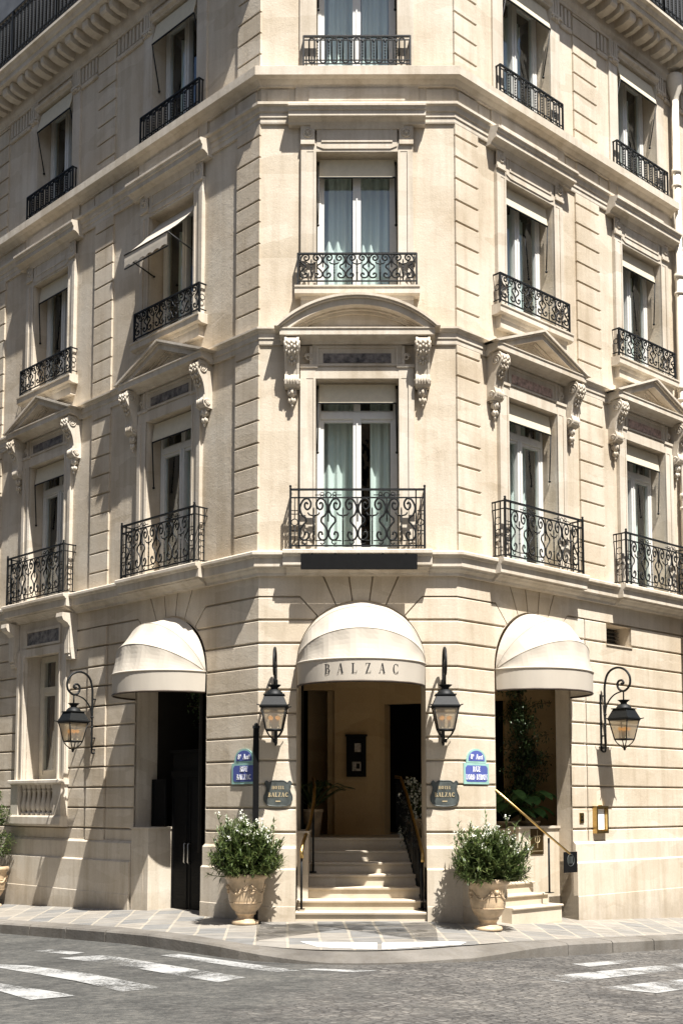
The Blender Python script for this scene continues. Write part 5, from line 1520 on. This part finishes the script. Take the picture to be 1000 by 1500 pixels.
palm(-.55, 2.35, 'dark palm in a tan pot inside the entrance, left of the steps', 5, .6, 26, .62)
# white flowering shrub right of the steps
t = thing('flowering_plant', 'white flowering shrub behind the right entrance handrail', 'potted plant', mat_of('W', 1.10, FZ, 1.92)); pot(t, .18, .30)
r = random.Random(12); lf = MB(); fl = MB(); st = MB()
for i in range(90):
    a = r.uniform(0, 6.28); q = math.sqrt(r.random()) * .24; e = Vector((q * math.cos(a), q * math.sin(a), r.uniform(-.15, .9)))
    st.tube([(0, 0, .28), (e.x * .6, e.y * .6, max(.3, e.z * .7)), tuple(e)], .004, 4)
    for k in range(14): leaf(lf, e + rdir(r) * .06, rdir(r), .06, .014)
    for k in range(6):
        c = e + rdir(r) * .08
        for m_ in range(5): leaf(fl, c, rdir(r) + Vector((-.2, -.7, .2)), .036, .018)
link('leaves', lf.mesh('leaves', LEAFD), t); link('stems', st.mesh('stems', TWIG), t); link('blossoms', fl.mesh('blossoms', FLOWER), t)
# tall climbing shrub in the right-hand arch
def climber(fr, x, d, z, H, R1, label, seed, n=3800, mat=LEAFD):
    M = mat_of(fr, x, z, -d); t = thing('climbing_shrub', label, 'plant', M)
    r = random.Random(seed); lf = MB(); st = MB()
    mb = MB(); mb.tube([(0, 0, 0), (.02, 0, H * .4), (-.03, .02, H * .75), (0, 0, H)], [.03, .025, .018, .008], 6); link('trunk', mb.mesh('trunk', BARK), t)
    for i in range(70):
        z1 = H * r.uniform(.12, 1); a = r.uniform(0, 6.28); q = R1 * r.uniform(.4, 1.0) * (1.0 if z1 > H * .35 else .8); e = Vector((q * math.cos(a), q * math.sin(a), z1 + r.uniform(-.05, .25)))
        st.tube([(0, 0, z1 - .1), (e.x * .5, e.y * .5, e.z - .02), tuple(e)], .006, 4)
        for k in range(n // 70):
            u = r.random(); p = Vector((0, 0, z1)).lerp(e, u) + rdir(r) * .09; leaf(lf, p, rdir(r) + Vector((0, 0, -.3)), r.uniform(.05, .09), r.uniform(.010, .016))
    link('branch', st.mesh('branch', BARK), t); link('leaves', lf.mesh('leaves', mat), t)
climber('R', 2.62, -.95, FZ, 3.1, .50, 'tall dark climbing shrub inside the right-hand arch', 21, 7500)
climber('L', -2.25, -.85, 2.5, 1.5, .36, 'dark climbing shrub hanging above the black service doors', 22, 3000)
def broad(x, d, label, seed, n=16, L=.30):
    t = thing('broadleaf_plant', label, 'potted plant', mat_of('R', x, FZ, -d)); pot(t, .17, .26); r = random.Random(seed); lf = MB(); st = MB()
    for i in range(n):
        a = i * 2.4 + r.random(); e = Vector((math.cos(a) * r.uniform(.1, .3), math.sin(a) * r.uniform(.1, .3), .30 + r.uniform(.1, .45)))
        st.tube([(0, 0, .24), (e.x * .5, e.y * .5, e.z * .9), tuple(e)], .006, 4)
        dv = Vector((math.cos(a), math.sin(a), -.25)).normalized(); sd = dv.cross(Vector((0, 0, 1))).normalized(); up = sd.cross(dv); vs_ = []; W = L * .33
        for k in range(7):
            u = k / 6; wd = W * math.sin(math.pi * min(1, u * .9 + .1)) ** .7 * (1 if k < 6 else .02)
            for s_ in (-1, 0, 1): vs_.append(tuple(e + dv * L * u + sd * wd * s_ + up * (.02 * abs(s_) - .10 * u * u * L * 3)))
        lf.add(vs_, [(k * 3 + j, k * 3 + j + 1, k * 3 + j + 4, k * 3 + j + 3) for k in range(6) for j in range(2)], True)
    link('leaves', lf.mesh('leaves', LEAFB), t); link('stems', st.mesh('stems', TWIG), t)
broad(1.95, -.75, 'broad-leaved green plant in a terracotta pot behind the parapet, nearest the side steps', 31)
broad(2.45, -.68, 'broad-leaved green plant in a terracotta pot behind the parapet, against the arch jamb', 32)

# ---------------------------------------------------------------- the street's other side: seen in the window panes, and it shades and lights this side as the real one does
OPPM = stone_mat('opposite_limestone', (.33, .235, .135), (.42, .305, .18), (.48, .355, .22), bmp=.2)
def block(name, label, M, x0, x1, depth, H, group):
    t = thing(name, label, 'building', M, group)
    mb = MB(); mb.box(x0, x1, -depth, 0, -1.5, H); mb.box(x0 - .2, x1 + .2, -.3, .45, H - .8, H - .4)
    for z in (4.9, 8.4, 11.8): mb.box(x0, x1, 0, .22, z, z + .3)
    link('wall', mb.mesh('wall', OPPM), t)
    mb = MB(); mb.side([(-depth, H), (-.4, H), (-2.2, H + 2.6), (-depth, H + 2.8)], x0, x1); link('roof', mb.mesh('roof', SLATE), t)
    wmesh = MB(); wmesh.box(-.62, .62, .003, .05, 0, 2.5); wmesh = wmesh.mesh('window', BLACKP)
    n = int((x1 - x0) / 3.4)
    for i in range(n):
        for z in (1.4, 5.4, 9.0, 12.5):
            o = link('window', wmesh, t, Matrix.Translation((x0 + (x1 - x0) * (i + .5) / n, 0, z)))
Gp = 'stone buildings across the streets'
aR_ = math.atan2(uR.y, uR.x); aL_ = math.atan2(-uL.y, -uL.x)
oR = pR + nR * 15.5; oL = pL + nL * 15.5
block('opposite_building', 'stone building across the right-hand street, reflected in the right wing panes', Matrix.Translation((oR.x, oR.y, 0)) @ Matrix.Rotation(aR_ + math.pi, 4, 'Z'), -34, -1, 10, 18.5, Gp)
block('opposite_building', 'stone building across the left-hand street, reflected in the left wing panes', Matrix.Translation((oL.x, oL.y, 0)) @ Matrix.Rotation(aL_ + math.pi, 4, 'Z'), 1, 34, 10, 18.5, Gp)
block('opposite_building', 'stone building facing the chamfered corner, reflected in the central panes', Matrix.Translation((0, -25.5, 0)) @ Matrix.Rotation(math.pi, 4, 'Z'), -9, 9, 10, 18.5, Gp)
